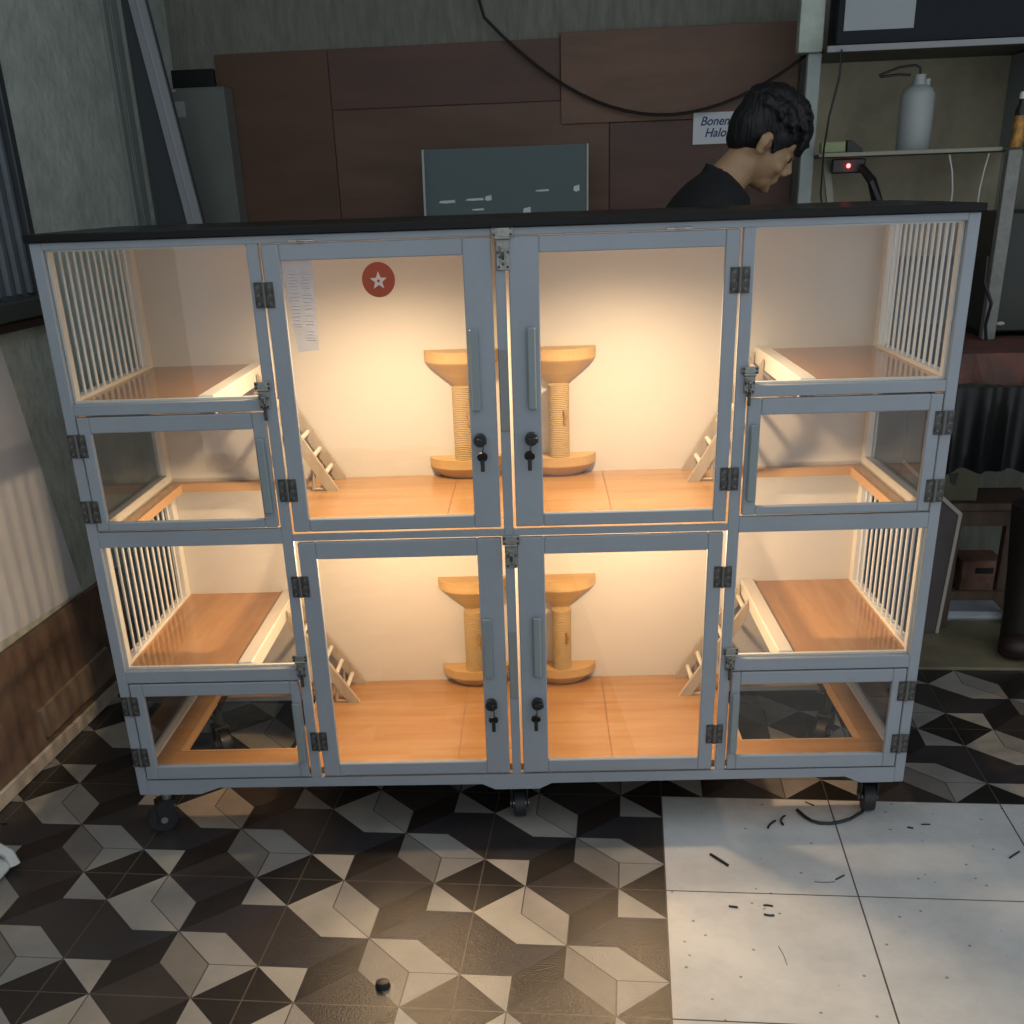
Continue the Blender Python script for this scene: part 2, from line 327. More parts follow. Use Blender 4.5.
obj('wall_beam', G().box(-1.299, -1.155, 1.93, 1.955, 1.68, 1.735, 0.002), BLKP, room=True, label='short black beam on the back wall above the grey steel cabinet', cat='beam')

# ================================================================ THE CAT CABINET (cabinet frame)
CAB = thing('cat_cabinet', (0, 0, 0), 'large pale blue-grey wooden cat cabinet on casters with glass doors and warm lit interior', 'cabinet')
def part(name, g, m, parent=CAB, **k): return obj(name, g, m, parent, **k)
g = G()
for s in (-1, 1):
    g.box(s * 0.838, s * 0.86, 0, 0.022, 0.118, 1.277, 0.0015)
    g.box(s * 0.4405, s * 0.462, 0.0, 0.014, 0.1555, 1.264, 0.001)
    for z0, z1 in ((0.966, 0.987), (0.700, 0.732), (0.396, 0.423)): g.box(s * 0.462, s * 0.838, 0, 0.022, z0, z1, 0.001)
    g.box(s * 0.0095, s * 0.4405, 0, 0.014, 0.7045, 0.7180, 0.001)
g.box(-0.838, 0.838, 0, 0.022, 1.264, 1.277, 0.001)
g.box(-0.0095, 0.0095, 0, 0.014, 0.1555, 1.264, 0.001)
pts = [(-0.86, 0.118), (-0.72, 0.118), (-0.675, 0.134), (-0.078, 0.131), (-0.050, 0.117), (0.050, 0.117), (0.078, 0.131), (0.73, 0.134), (0.765, 0.118), (0.86, 0.118), (0.838, 0.1555), (-0.838, 0.1555)]
g.prism([(x * 0.975 if abs(x) > 0.85 else x, z) for x, z in pts], 'Y', 0.0003, 0.022)
part('face_frame', g, PAINT)
part('top_board', G().box(-0.866, 0.866, -0.008, 0.515, 1.277, 1.292, 0.002), BLK, label='glossy black top board')
part('back_panel', G().box(-0.86, 0.86, 0.500, 0.508, 0.118, 1.277), LAM, label='white back panel')
part('inner_ceiling', G().box(-0.837, 0.837, 0.022, 0.5, 1.268, 1.277), LAM)
part('center_divider', G().box(-0.007, 0.007, 0.0225, 0.5, 0.170, 0.700).box(-0.007, 0.007, 0.0225, 0.5, 0.7155, 1.268), LAM)
# rims of light trim around the fixed panes
for s in (-1, 1):
    for (za, zb) in ((0.987, 1.264), (0.423, 0.700)):
        x0, x1 = 0.462, 0.838; g = G()
        g.box(s * x0, s * x1, 0.0145, 0.0225, za, za + 0.005); g.box(s * x0, s * x1, 0.0145, 0.0225, zb - 0.004, zb)
        g.box(s * x0, s * (x0 + 0.004), 0.0145, 0.0225, za + 0.005, zb - 0.004); g.box(s * (x1 - 0.005), s * x1, 0.0145, 0.0225, za + 0.005, zb - 0.004)
        part('glazing_bead', g, TRIMW, label='cream glazing bead')
        part('fixed_pane', G().box(s * x0, s * x1, 0.010, 0.013, za, zb), GLS)
# floors: storey boards with a cut-out under the small doors
for z0, z1, nm in ((0.155, 0.170, 'bottom_floor'), (0.700, 0.7155, 'middle_floor')):
    for s in (-1, 1):
        g = G(); hx0, hx1, hy0, hy1 = 0.515, (0.792 if z0 < 0.5 else 0.813), 0.112, (0.462 if z0 < 0.5 else 0.474)
        g.box(s * 0.0, s * hx0, 0.0225, 0.5, z0, z1); g.box(s * hx1, s * 0.838, 0.0225, 0.5, z0, z1)
        g.box(s * hx0, s * hx1, 0.0225, hy0, z0, z1); g.box(s * hx0, s * hx1, hy1, 0.5, z0, z1)
        part(nm, g, FLR, label='oak-look laminate floor board with a square cut-out')
        g = G(); r = 0.006
        for a in ((hx0, hx0 + r, hy0, hy1), (hx1 - r, hx1, hy0, hy1), (hx0 + r, hx1 - r, hy0, hy0 + r), (hx0 + r, hx1 - r, hy1 - r, hy1)):
            g.box(s * a[0], s * a[1], a[2], a[3], z0 - 0.004, z1 + 0.001)
        part('opening_edge', g, mat('pale_wood_edge', (0.45, 0.27, 0.14), 0.5))
    for x in (-0.135, 0.215):
        part('floor_seam', G().box(x, x + 0.0018, 0.023, 0.499, z1, z1 + 0.0004), mat('dark_seam', (0.22, 0.10, 0.04), 0.6))
# lofts
for zt in (0.988, 0.4245):
    for s in (-1, 1):
        lf = part('loft_shelf', G().box(s * 0.598, s * 0.838, 0.0225, 0.5, zt - 0.016, zt), LOFT, label='red-brown laminate loft shelf')
        part('shelf_lip', G().box(s * 0.566, s * 0.598, 0.0226, 0.4995, zt - 0.030, zt + 0.007, 0.002), TRIMW, lf, label='cream lip board')
# sides
for s in (-1, 1):
    g = G()
    g.box(s * 0.838, s * 0.86, 0.470, 0.500, 0.118, 1.277, 0.001); g.box(s * 0.838, s * 0.86, 0.022, 0.045, 0.118, 1.277, 0.001)
    for z0, z1 in ((0.118, 0.176), (0.392, 0.432), (0.698, 0.738), (0.955, 0.995), (1.262, 1.277)): g.box(s * 0.838, s * 0.86, 0.045, 0.470, z0, z1, 0.001)
    part('side_frame', g, TRIMW, label='white painted side frame')
    for z0, z1 in ((0.432, 0.698), (0.995, 1.262)):
        g = G()
        for k in range(12): g.cyl((s * 0.847, 0.062 + 0.0355 * k, z0), (s * 0.847, 0.062 + 0.0355 * k, z1), 0.0031, 10)
        part('side_grille', g, BARM, smooth=True, label='row of upright white bars')
    for z0, z1 in ((0.176, 0.392), (0.738, 0.955)):
        part('side_pane', G().box(s * 0.852, s * 0.855, 0.045, 0.470, z0, z1), SIDEG)

def make_hinge(x, z, parent, w=0.036, h=0.045):
    g = G().box(x - w / 2, x + w / 2, -0.0045, -0.0022, z - h / 2, z + h / 2, 0.0005)
    g.cyl((x, -0.0055, z - h / 2), (x, -0.0055, z + h / 2), 0.0035, 10)
    g.mark(0)
    for a in (-1, 1):
        for k in (-1, 0, 1): g.cyl((x + a * w * 0.30, -0.004, z + k * h * 0.33), (x + a * w * 0.30, -0.0056, z + k * h * 0.33), 0.0028, 8)
    g.mark(1); return g
def door(s, x0, x1, z0, z1, gx0, gx1, gz0, gz1, hinge_x, hinge_z, label, handle, lock=None):
    d = part('door', G().box(s * x0, s * gx0, -0.002, 0.011, z0, z1, 0.0018).box(s * gx1, s * x1, -0.002, 0.011, z0, z1, 0.0018)
             .box(s * gx0, s * gx1, -0.002, 0.011, z0, gz0, 0.0018).box(s * gx0, s * gx1, -0.002, 0.011, gz1, z1, 0.0018), PAINT, label=label)
    obj('glass_pane', G().box(s * gx0, s * gx1, 0.006, 0.009, gz0, gz1), GLS, d)
    for hz in hinge_z: obj('hinge', make_hinge(s * hinge_x, hz, d), [HNG, SCR], d, label='dark bronze butt hinge')
    hx, hz0, hz1 = handle
    g = G().box(s * hx - 0.0085, s * hx + 0.0085, -0.012, -0.006, hz0, hz1, 0.0028)
    g.box(s * hx - 0.004, s * hx + 0.004, -0.007, -0.0015, hz0 + 0.005, hz0 + 0.016); g.box(s * hx - 0.004, s * hx + 0.004, -0.007, -0.0015, hz1 - 0.016, hz1 - 0.005)
    obj('handle', g, HANDLE, d, label='slim grey pull handle')
    if lock:
        lx, lz = lock; lx = s * lx
        g = G().cyl((lx, -0.001, lz), (lx, -0.016, lz), 0.0125, 20).box(lx - 0.005, lx + 0.013, -0.020, -0.014, lz - 0.006, lz + 0.004, 0.001)
        obj('lock', g, BLKP, d, smooth=True, label='round black cylinder lock')
        kx = lx - s * 0.004
        g = G().box(kx - 0.0015, kx + 0.0015, -0.030, -0.018, lz - 0.006, lz + 0.004, 0.0005)
        g.cyl((kx - 0.0, -0.022, lz - 0.028), (kx, -0.026, lz - 0.030), 0.0105, 14); g.box(kx - 0.004, kx + 0.004, -0.026, -0.022, lz - 0.058, lz - 0.034, 0.001)
        g.tube([(kx, -0.026, lz - 0.004), (kx + 0.003, -0.027, lz - 0.012), (kx, -0.0245, lz - 0.022)], 0.0012, 6)
        obj('key', g, BLKP, d, label='black-headed key hanging from the lock')
    return d
N = {(-1, 1): 'upper left', (1, 1): 'upper right', (-1, 0): 'lower left', (1, 0): 'lower right'}
BIG = {}
for s in (-1, 1):
    BIG[s, 1] = door(s, 0.0155, 0.4350, 0.7240, 1.2625, 0.068 if s < 0 else 0.071, 0.4025 if s < 0 else 0.409, 0.750, 1.2335, 0.4375, (1.176, 0.810),
         'large %s glass door with painted frame' % N[s, 1], (0.054, 0.955, 1.106), (0.050, 0.900))
    BIG[s, 0] = door(s, 0.0155, 0.4320, 0.1600, 0.7010, 0.066 if s < 0 else 0.071, 0.396 if s < 0 else 0.402, 0.190, 0.6655, 0.4350, (0.608, 0.248),
         'large %s glass door with painted frame' % N[s, 0], (0.052, 0.393, 0.530), (0.050, 0.332))
    door(s, 0.466, 0.8355, 0.7355, 0.9625, 0.492, 0.812, 0.753, 0.932, 0.842, (0.908, 0.776), 'small %s glass hatch door' % N[s, 1], (0.4805, 0.765, 0.915))
    door(s, 0.466, 0.8355, 0.1590, 0.3930, 0.485, 0.808, 0.1915, 0.364, 0.840, (0.342, 0.216), 'small %s glass hatch door' % N[s, 0], (0.476, 0.20, 0.345))

# hasps and slim strips
def hasp(x, z, w, h, tail, label):
    g = G().box(x - w / 2, x + w / 2, -0.0055, -0.0022, z + h * 0.22, z + h / 2, 0.001)
    g.box(x - w * 0.32, x + w * 0.32, -0.0055, -0.0022, z - h / 2, z + h * 0.18, 0.0015)
    g.cyl((x - w * 0.34, -0.006, z + h * 0.20), (x + w * 0.34, -0.006, z + h * 0.20), 0.0032, 8)
    g.box(x - 0.004, x + 0.004, -0.016, -0.005, z - h * 0.30, z - h * 0.02, 0.001)
    g.tube([(x - 0.006, -0.005, z + h * 0.02), (x - 0.007, -0.017, z), (x - 0.007, -0.018, z - h * 0.16), (x - 0.006, -0.005, z - h * 0.2)], 0.002, 6)
    g.mark(0)
    for dx, dz in ((-.38, .42), (.38, .42), (-.38, .28), (.38, .28), (-.24, -.1), (.24, -.1), (-.2, -.42), (.2, -.42), (0, -.36)):
        g.cyl((x + dx * w, -0.005, z + dz * h), (x + dx * w, -0.0072, z + dz * h), 0.0024, 8)
    g.box(x - 0.0025, x + 0.0025, -0.0165, -0.0155, z - h * 0.26, z - h * 0.08)
    if tail: g.box(x - 0.003, x + 0.003, -0.010, -0.0045, z - h * 0.5 - 0.022, z - h * 0.42, 0.001)
    g.mark(1); part('hasp', g, [HASP, HNG], label=label)
hasp(0.006, 1.244, 0.040, 0.078, False, 'grey metal hasp at the top of the center post')
hasp(0.004, 0.672, 0.036, 0.068, False, 'grey metal hasp halfway down the center post')
for x, z, t in ((-0.462, 0.996, 'upper left'), (0.466, 0.998, 'upper right'), (-0.455, 0.430, 'lower left'), (0.460, 0.425, 'lower right')):
    hasp(x, z, 0.032, 0.050, True, 'small grey metal hasp beside the %s hatch' % t)
for z0, z1, t in ((0.915, 1.066, 'upper'), (0.343, 0.496, 'lower')):
    part('door_stop', G().box(-0.0085, 0.0085, -0.003, 0.0, z0, z1, 0.001), PLATE, label='dark grey strip on the %s center post' % t)
for x in (-0.36, 0.325):
    part('catch', G().box(x - 0.024, x + 0.024, -0.0035, 0.001, 1.2645, 1.2685, 0.0008).ball((x, -0.004, 1.2665), (0.009, 0.003, 0.002), 10, 6), STEEL, label='small chrome catch above the door')

# sticker and protective film on the upper left door
d = BIG[-1, 1]
obj('sticker', G().cyl((-0.225, 0.0058, 1.196), (-0.225, 0.0048, 1.196), 0.0305, 40), REDST, d, label='round brick-red sticker')
star = []
for k in range(10):
    a = math.pi / 2 + k * math.pi / 5; r = 0.0165 if k % 2 == 0 else 0.007; star.append((-0.225 + r * math.cos(a), 1.194 + r * math.sin(a)))
obj('star', G().prism(star, 'Y', 0.0046, 0.0040), PINKST, d, label='pale five-pointed star')
obj('star_center', G().cyl((-0.225, 0.0039, 1.194), (-0.225, 0.0034, 1.194), 0.0026, 12), REDST, d)
FILM = glass_mat('cloudy_film', (0.92, 0.94, 0.98), 0.6, body=0.22, bodycol=(0.62, 0.66, 0.74))
obj('protective_film', G().prism([(-0.402, 1.2325), (-0.345, 1.2325), (-0.348, 1.075), (-0.388, 1.072)], 'Y', 0.0052, 0.0058), FILM, d, label='cloudy strip of printed protective film')
g = G(); rr = random.Random(3)
for cx_, n_, z_ in ((-0.385, 20, 1.222), (-0.360, 22, 1.215)):
    z = z_
    for k in range(n_):
        w = rr.uniform(0.004, 0.010); z -= rr.choice((0.0045, 0.0055, 0.0065))
        if rr.random() < 0.14: continue
        g.box(cx_ - w, cx_ + w, 0.0046, 0.0050, z - 0.0006, z + 0.0006)
        if rr.random() < 0.5: g.box(cx_ - w * 0.6, cx_ - w * 0.6 + 0.0012, 0.0046, 0.0050, z - 0.0025, z)
obj('film_print', g, mat('violet_grey_print', (0.50, 0.44, 0.50), 0.6), d)

# casters
def caster(x, y, rot, label):
    c = part('caster', G().box(x - 0.028, x + 0.028, y - 0.028, y + 0.028, 0.150, 0.155, 0.001).cyl((x, y, 0.150), (x, y, 0.078), 0.011, 14), RUB if 'rear' in label else STEEL, label=label)
    M = Matrix.Translation((x, y, 0)) @ Matrix.Rotation(rot, 4, 'Z')
    g = G(); off = 0.016
    g.box(-0.020, 0.020, -0.022, 0.020, 0.072, 0.079, 0.001, M)
    for a in (-1, 1): g.box(a * 0.016, a * 0.020, -off - 0.012, 0.012, 0.026, 0.074, 0.001, M)
    obj('fork', g, RUB, c)
    g = G(); A = M @ Vector((-0.0125, -off, 0.033)); B = M @ Vector((0.0125, -off, 0.033))
    g.cyl(A, B, 0.033, 28); w = obj('wheel', g, RUB, c, smooth=True, label='black rubber wheel')
    g = G(); A2 = M @ Vector((-0.0215, -off, 0.033)); B2 = M @ Vector((0.0215, -off, 0.033)); g.cyl(A2, B2, 0.008, 12)
    obj('axle', g, STEEL, c, smooth=True)
for x, y, r_, t in ((-0.822, 0.055, R(-62), 'front left'), (0.0, 0.10, R(5), 'front center'), (0.815, 0.10, R(-4), 'front right'),
                 (-0.800, 0.44, R(35), 'rear left'), (0.0, 0.44, R(20), 'rear center'), (0.800, 0.44, R(-30), 'rear right')):
    caster(x, y, r_, 'black swivel caster at the %s of the cabinet' % t)
# ceiling lamps of the four compartments
WARM = mat('warm_lamp_diffuser', (1.0, 0.72, 0.42), 0.4, emit=2.5)
def lamp(x, y, ztop, kind, power, t):
    L = part('ceiling_lamp', G().lathe([(0.034, 0), (0.038, 0.004), (0.038, 0.012), (0.030, 0.0158)], (x, y, ztop - 0.016), 28), TRIMW, smooth=True, label='round lamp under the %s ceiling' % t)
    obj('diffuser', G().cyl((x, y, ztop - 0.0162), (x, y, ztop - 0.0185), 0.030, 24), WARM, L, smooth=True)
    ld = bpy.data.lights.new('lamp_light', kind); ld.color = LAMP_COL; ld.energy = power
    if kind == 'SPOT': ld.spot_size = R(164); ld.spot_blend = 1.0
    ld.shadow_soft_size = 0.022
    lo = bpy.data.objects.new('lamp_light', ld); COL.objects.link(lo); lo.parent = L; lo.location = Vector((x, y, ztop - 0.042)) - ORG[L.name]
for s in (-1, 1):
    lamp(s * 0.27, 0.145, 1.268, 'SPOT', UP_W, 'upper ' + ('left' if s < 0 else 'right'))
    lamp(s * 0.28, 0.165, 0.700, 'POINT', LOW_W, 'lower ' + ('left' if s < 0 else 'right'))
# power cord of the cabinet lights
part('power_cord', G().tube([(0.80, 0.30, 0.150), (0.83, 0.25, 0.06), (0.838, 0.19, 0.0045), (0.825, 0.109, 0.0045), (0.797, 0.060, 0.0045), (0.763, 0.032, 0.0045), (0.738, 0.020, 0.0045), (0.713, 0.014, 0.0045), (0.690, 0.016, 0.0045), (0.674, 0.026, 0.0045), (0.662, 0.045, 0.0045), (0.651, 0.076, 0.0045)], 0.0040, 8), BLKP, label='black power cord')

# ---------------------------------------------------------------- things inside the cabinet
def ladder(s, zb, zt, label):
    t = thing('pet_ladder', (s * 0.41, 0.43, zb), label, 'ladder', 'small ladders inside the cat cabinet')
    A = Vector((s * 0.405, 0, zb)); B = Vector((s * 0.563, 0, zt - 0.004)); d = (B - A).normalized(); n = Vector((d.z, 0, -d.x)) * (-1 if s > 0 else 1) * -1
    w = 0.024
    if n.z < 0: n = -n
    for y in (0.365, 0.479):
        # plank with level foot
        k = w / abs(d.z)
        g = G().prism([(A.x, A.z), (A.x + s * k, A.z), (B.x + s * k * 0.0, B.z - (k * abs(d.z / d.x))), (B.x, B.z)], 'Y', y, y + 0.012)
        obj('rail', g, LADD, t)
        g = G(); fx = s * 0.455
        g.tube([(fx + s * 0.010, y + 0.006, zb + 0.004), (fx, y + 0.006, zb + 0.068)], 0.0045, 6); g.tube([(fx + s * 0.010, y + 0.006, zb + 0.004), (s * 0.418, y + 0.006, zb + 0.004)], 0.004, 6)
        obj('foot_prop', g, LADD, t)
    for k in range(1, 7):
        P = A + (B - A) * (k / 6.6) + Vector((s * 0.010, 0, -0.006))
        g = G().tube([(P.x, 0.377, P.z), (P.x, 0.479, P.z)], 0.0055, 8)
        obj('rung', g, TRIMW, t, smooth=True)
def tray(cx, y1, r, rb, z0, z1, flip=False):
    g = G(); n = 22; rings = []
    t_ = min(0.024, (z1 - z0) * 0.45); prof = [(rb, z0), (r * 0.965, z1 - t_ - 0.004), (r, z1 - t_), (r, z1)]
    for rr_, z in prof:
        rings.append([g.bm.verts.new((cx + rr_ * math.cos(math.pi * k / n), y1 - rr_ * 0.78 * math.sin(math.pi * k / n), z)) for k in range(n + 1)])
    for A, B in zip(rings, rings[1:]):
        for k in range(n): g.bm.faces.new((A[k], A[k + 1], B[k + 1], B[k]))
        g.bm.faces.new((A[n], A[0], B[0], B[n]))
    g.bm.faces.new(rings[0]); g.bm.faces.new(rings[-1]); return g
def post(s, zf, zt, x, label):
    t = thing('scratching_post', (x, 0.46, zf), label, 'scratching post', 'scratching posts inside the cat cabinet')
    obj('base_tray', tray(x, 0.4995, 0.088, 0.058, zf, zf + 0.047), TRAY, t, label='half-round pine base tray')
    obj('top_tray', tray(x, 0.4995, 0.088, 0.026, zt - 0.082, zt), TRAY, t, label='half-round pine top tray')
    obj('pillar', G().cyl((x, 0.462, zf + 0.047), (x, 0.462, zt - 0.080), 0.0245, 24), ROPE, t, smooth=True, label='sisal rope pillar')
    obj('rope_end', G().tube([(x + 0.012, 0.439, zt - 0.135), (x + 0.016, 0.437, zt - 0.15), (x + 0.013, 0.4385, zt - 0.165)], 0.004, 6), mat('dark_rope_knot', (0.30, 0.17, 0.06), 0.9), t)
for s, t in ((-1, 'left'), (1, 'right')):
    ladder(s, 0.7157, 0.988, 'small pale wooden ladder in the upper %s compartment of the cabinet' % t)
    ladder(s, 0.1702, 0.4245, 'small pale wooden ladder in the lower %s compartment of the cabinet' % t)
    post(s, 0.7157, 1.008, s * 0.112, 'rope scratching post with half-round trays in the upper %s compartment' % t)
    post(s, 0.1702, 0.455, s * 0.112, 'rope scratching post with half-round trays in the lower %s compartment' % t)

# ================================================================ THINGS ROUND THE ROOM (room frame)
def rt(name, g, m, label, cat, group=None, smooth=False): return obj(name, g, m, None, True, smooth, label, cat, group)
def rp(name, g, m, parent, **k): return obj(name, g, m, parent, **k)
# left side
rt('white_board', G().prism([(0.652, 0.357), (0.505, 1.055), (-0.70, 1.055), (-0.70, 0.41)], 'X', -1.2995, -1.289), mat('white_sheet', (0.74, 0.77, 0.82), 0.5, noise=0.12, nscale=4), 'large white sheet fixed on the left wall below the dark sill', 'board')
rt('brown_board', G().box(-1.2995, -1.284, -0.9, 0.90, 0.0425, 0.345, 0.001), mat('worn_brown_board', (0.22, 0.15, 0.105), 0.7, noise=0.6, nscale=7, col2=(0.12, 0.075, 0.055), bump=0.2), 'worn brown board along the foot of the left wall', 'board')
rt('plywood_offcut', G().prism([(0.305, 0.070), (0.290, 0.150), (0.70, 0.165), (0.725, 0.075)], 'X', -1.2835, -1.272), mat('dull_brown_ply', (0.30, 0.22, 0.16), 0.7, noise=0.4, nscale=10), 'narrow brown offcut leaning on the board at the foot of the left wall', 'offcut')
SLP = thing('slipper', (-1.150, -0.245, 0), 'pale grey slipper on the floor by the left wall', 'slipper', room=True)
g = G().ball((-1.150, -0.245, 0.016), (0.040, 0.085, 0.016), 18, 10); rp('sole', g, mat('pale_grey_foam', (0.55, 0.57, 0.56), 0.6), SLP, smooth=True)
g = G(); g.tube([(-1.190, -0.21, 0.014), (-1.175, -0.205, 0.042), (-1.145, -0.20, 0.052), (-1.118, -0.205, 0.040), (-1.108, -0.21, 0.014)], [0.014, 0.013, 0.013, 0.013, 0.014], 8)
rp('strap', g, mat('pale_grey_foam', (0.55, 0.57, 0.56), 0.6), SLP, smooth=True)
# leaning dark plank with light edge
A = Vector((-1.275, 1.60, 1.95)); B = Vector((-1.01, 1.60, 0.0))
g = G().prism([(-1.298, 1.95), (A.x + 0.045, A.z), (B.x + 0.045, B.z), (-1.298 + 0.025, 0.0)], 'Y', 1.602, 1.622)
LP = thing('dark_panel', (-1.01, 1.74, 0), 'tall dark panel with a light metal edge leaning beside the left wall', 'panel', room=True)
rp('panel_sheet', g, mat('dark_grey_sheet', (0.06, 0.07, 0.078), 0.5), LP)
rp('metal_edge', G().prism([(A.x - 0.004, A.z), (A.x + 0.046, A.z), (B.x + 0.046, B.z), (B.x - 0.004, B.z)], 'Y', 1.590, 1.6015).tube([(A.x + 0.022, 1.589, A.z), (B.x + 0.022, 1.589, 0.004)], 0.004, 6), mat('light_metal_edge', (0.42, 0.44, 0.48), 0.45, 0.3), LP, label='light metal edge strip')
# grey steel cabinet
SC = thing('steel_cabinet', (-1.19, 1.88, 0), 'dark grey-green steel cabinet against the back wall with a small paper label', 'cabinet', room=True)
GS = mat('grey_green_steel', (0.22, 0.24, 0.225), 0.45, 0.0, noise=0.15, nscale=3)
rp('body', G().box(-1.297, -1.100, 1.855, 1.944, 0, 1.676, 0.003), GS, SC)
rp('door', G().box(-1.294, -1.104, 1.849, 1.8545, 0.06, 1.670, 0.002), GS, SC)
rp('label', G().box(-1.292, -1.236, 1.8475, 1.849, 1.592, 1.637), mat('grey_paper', (0.42, 0.44, 0.43), 0.8), SC, label='small pale paper label')
rp('screw', G().ball((-1.268, 1.847, 1.668), (0.010, 0.004, 0.005), 10, 6), mat('bright_steel', (0.6, 0.62, 0.6), 0.3, 0.6), SC)
# glass sheet
GP = thing('glass_sheet', (-0.17, 1.62, 0), 'blue-green glass sheet with pale edges leaning behind the cat cabinet', 'glass sheet', room=True)
GG = glass_mat('green_glass', (0.30, 0.42, 0.42), 1.6, 0.08, body=0.55, bodycol=(0.16, 0.235, 0.245))
M_ = Matrix.Translation((0, 1.60, 0)) @ Matrix.Rotation(R(-6), 4, 'X') @ Matrix.Translation((0, -1.60, 0))
rp('sheet', G().box(-0.430, 0.093, 1.60, 1.606, 0.002, 1.472, 0.0, M_), GG, GP)
EDG = mat('pale_green_edge', (0.50, 0.58, 0.54), 0.4)
rp('sheet_edge', G().box(-0.437, -0.4302, 1.597, 1.609, 0.002, 1.472, 0, M_), EDG, GP)
rp('sheet_edge', G().box(0.0932, 0.098, 1.597, 1.609, 0.002, 1.472, 0, M_), EDG, GP)
for k, (u, z, l, h) in enumerate(((-0.36, 1.318, 0.055, 0.010), (-0.27, 1.322, 0.060, 0.008), (-0.225, 1.325, 0.022, 0.017), (-0.05, 1.342, 0.045, 0.006), (-0.26, 1.292, 0.040, 0.006), (0.06, 1.345, 0.020, 0.02), (-0.10, 1.285, 0.025, 0.02))):  # bright reflections on the glass, put in as pale flat patches
    rp('reflection_streak', G().prism([(u - l / 2, z - h * 0.3), (u - l * 0.1, z - h / 2), (u + l / 2, z - h * 0.35), (u + l * 0.46, z + h / 2), (u - l * 0.4, z + h * 0.3)], 'Y', 1.5985, 1.5995), mat('painted_reflection', (0.75, 0.85, 0.83), 0.35), GP, label='pale streak of reflected light painted on the glass').matrix_basis = Matrix.Translation(-ORG['glass_sheet']) @ M_ @ Matrix.Translation((u, 1.599, z - h / 2))
# paper sign
SG = thing('paper_sign', (0.515, 1.94, 1.453), 'white paper sign with blue italic lettering on the brown wall by the person', 'sign', room=True)
rp('paper', G().box(0.433, 0.640, 1.9385, 1.9405, 1.455, 1.547), mat('white_paper', (0.85, 0.88, 0.92), 0.8), SG)
INK = mat('blue_ink', (0.03, 0.09, 0.22), 0.6)
def text_part(txt, x, z, size, y, parent, m, name='lettering'):
    cu = bpy.data.curves.new(name, 'FONT'); cu.body = txt; cu.size = size; cu.shear = 0.3; cu.offset = 0.0006; cu.extrude = 0.0003; cu.align_x = 'LEFT'
    to = bpy.data.objects.new('tmp', cu); COL.objects.link(to); bpy.context.view_layer.update()
    me = bpy.data.meshes.new_from_object(to.evaluated_get(bpy.context.evaluated_depsgraph_get())); bpy.data.objects.remove(to)
    o = bpy.data.objects.new(name, me); me.materials.append(m); COL.objects.link(o); o.parent = parent
    o.rotation_euler = (R(90), 0, 0); o.location = Vector((x, y, z)) - ORG[parent.name]; ORG[o.name] = Vector((x, y, z))
text_part('Boneng L', 0.455, 1.510, 0.036, 1.938, SG, INK)
text_part('Halo Ti', 0.470, 1.476, 0.036, 1.938, SG, INK)
# hanging cable on the back wall
pts = []
for px in range(21):
    t = px / 20; u = -0.24 + t * 1.01
    z = 1.84 * (1 - t) + 1.69 * t - 4 * 0.195 * t * (1 - t) - 0.02 * math.sin(t * 3.14) + 0.0
    pts.append((u, 1.925 - 0.02 * t, z))
rt('hanging_cable', G().tube([(-0.26, 1.930, 1.905)] + pts + [(0.745, 1.72, 1.70)], 0.0048, 8), mat('dark_brown_cable', (0.012, 0.008, 0.008), 0.5), 'dark cable sagging across the brown back wall', 'cable', smooth=True)

# shelf rack on the right
PM = mat('pale_grey_post', (0.42, 0.47, 0.46), 0.5, noise=0.2, nscale=12)
DK = mat('dark_shelf_board', (0.09, 0.085, 0.07), 0.55, noise=0.4, nscale=12)
rt('steel_post', G().box(0.737, 0.776, 1.58, 1.615, 0, 1.668, 0.002), PM, 'pale grey upright post between the person and the shelf rack', 'post')
rt('steel_post', G().box(1.296, 1.334, 1.45, 1.485, 0.8845, 1.398, 0.002), mat('grey_post', (0.30, 0.31, 0.29), 0.6, noise=0.3, nscale=30), 'grey speckled post standing on the red-brown bench', 'post')
RK = thing('shelf_rack', (1.03, 1.68, 1.05), 'wall shelf with olive plywood backing behind the right of the cat cabinet', 'shelf', room=True)
rp('back_panel', G().box(0.780, 1.400, 1.870, 1.880, 1.10, 1.735, 0.001), mat('olive_plywood', (0.50, 0.44, 0.31), 0.7, noise=0.35, nscale=5, bump=0.1), RK, label='olive-brown plywood backing')
rp('shelf', G().box(0.778, 1.420, 1.500, 1.869, 1.3985, 1.404, 0.001), DK, RK)
rp('shelf_edge', G().box(0.777, 1.290, 1.494, 1.4995, 1.3965, 1.407, 0.001), mat('olive_edge', (0.32, 0.32, 0.25), 0.5), RK)
rp('top_shelf', G().box(0.777, 1.42, 1.500, 1.869, 1.664, 1.676, 0.001), DK, RK)
rp('shelf_edge', G().box(0.777, 1.42, 1.492, 1.4995, 1.660, 1.676, 0.001), mat('grey_edge', (0.34, 0.35, 0.37), 0.5), RK)
rp('side_post', G().box(1.385, 1.42, 1.52, 1.86, 1.404, 1.664, 0.002), mat('blue_grey_post', (0.30, 0.36, 0.38), 0.5), RK)
rp('bracket', G().prism([(0.80, 1.39), (0.82, 1.39), (0.885, 1.05), (0.865, 1.05)], 'Y', 1.56, 1.58), mat('olive_edge', (0.11, 0.11, 0.085), 0.5), RK)
obj('wall_block', G().box(0.705, 0.773, 1.56, 1.62, 1.6685, 1.95, 0.002), CONC, None, True, label='grey-green plastered block on top of the pale rack post', cat='block')
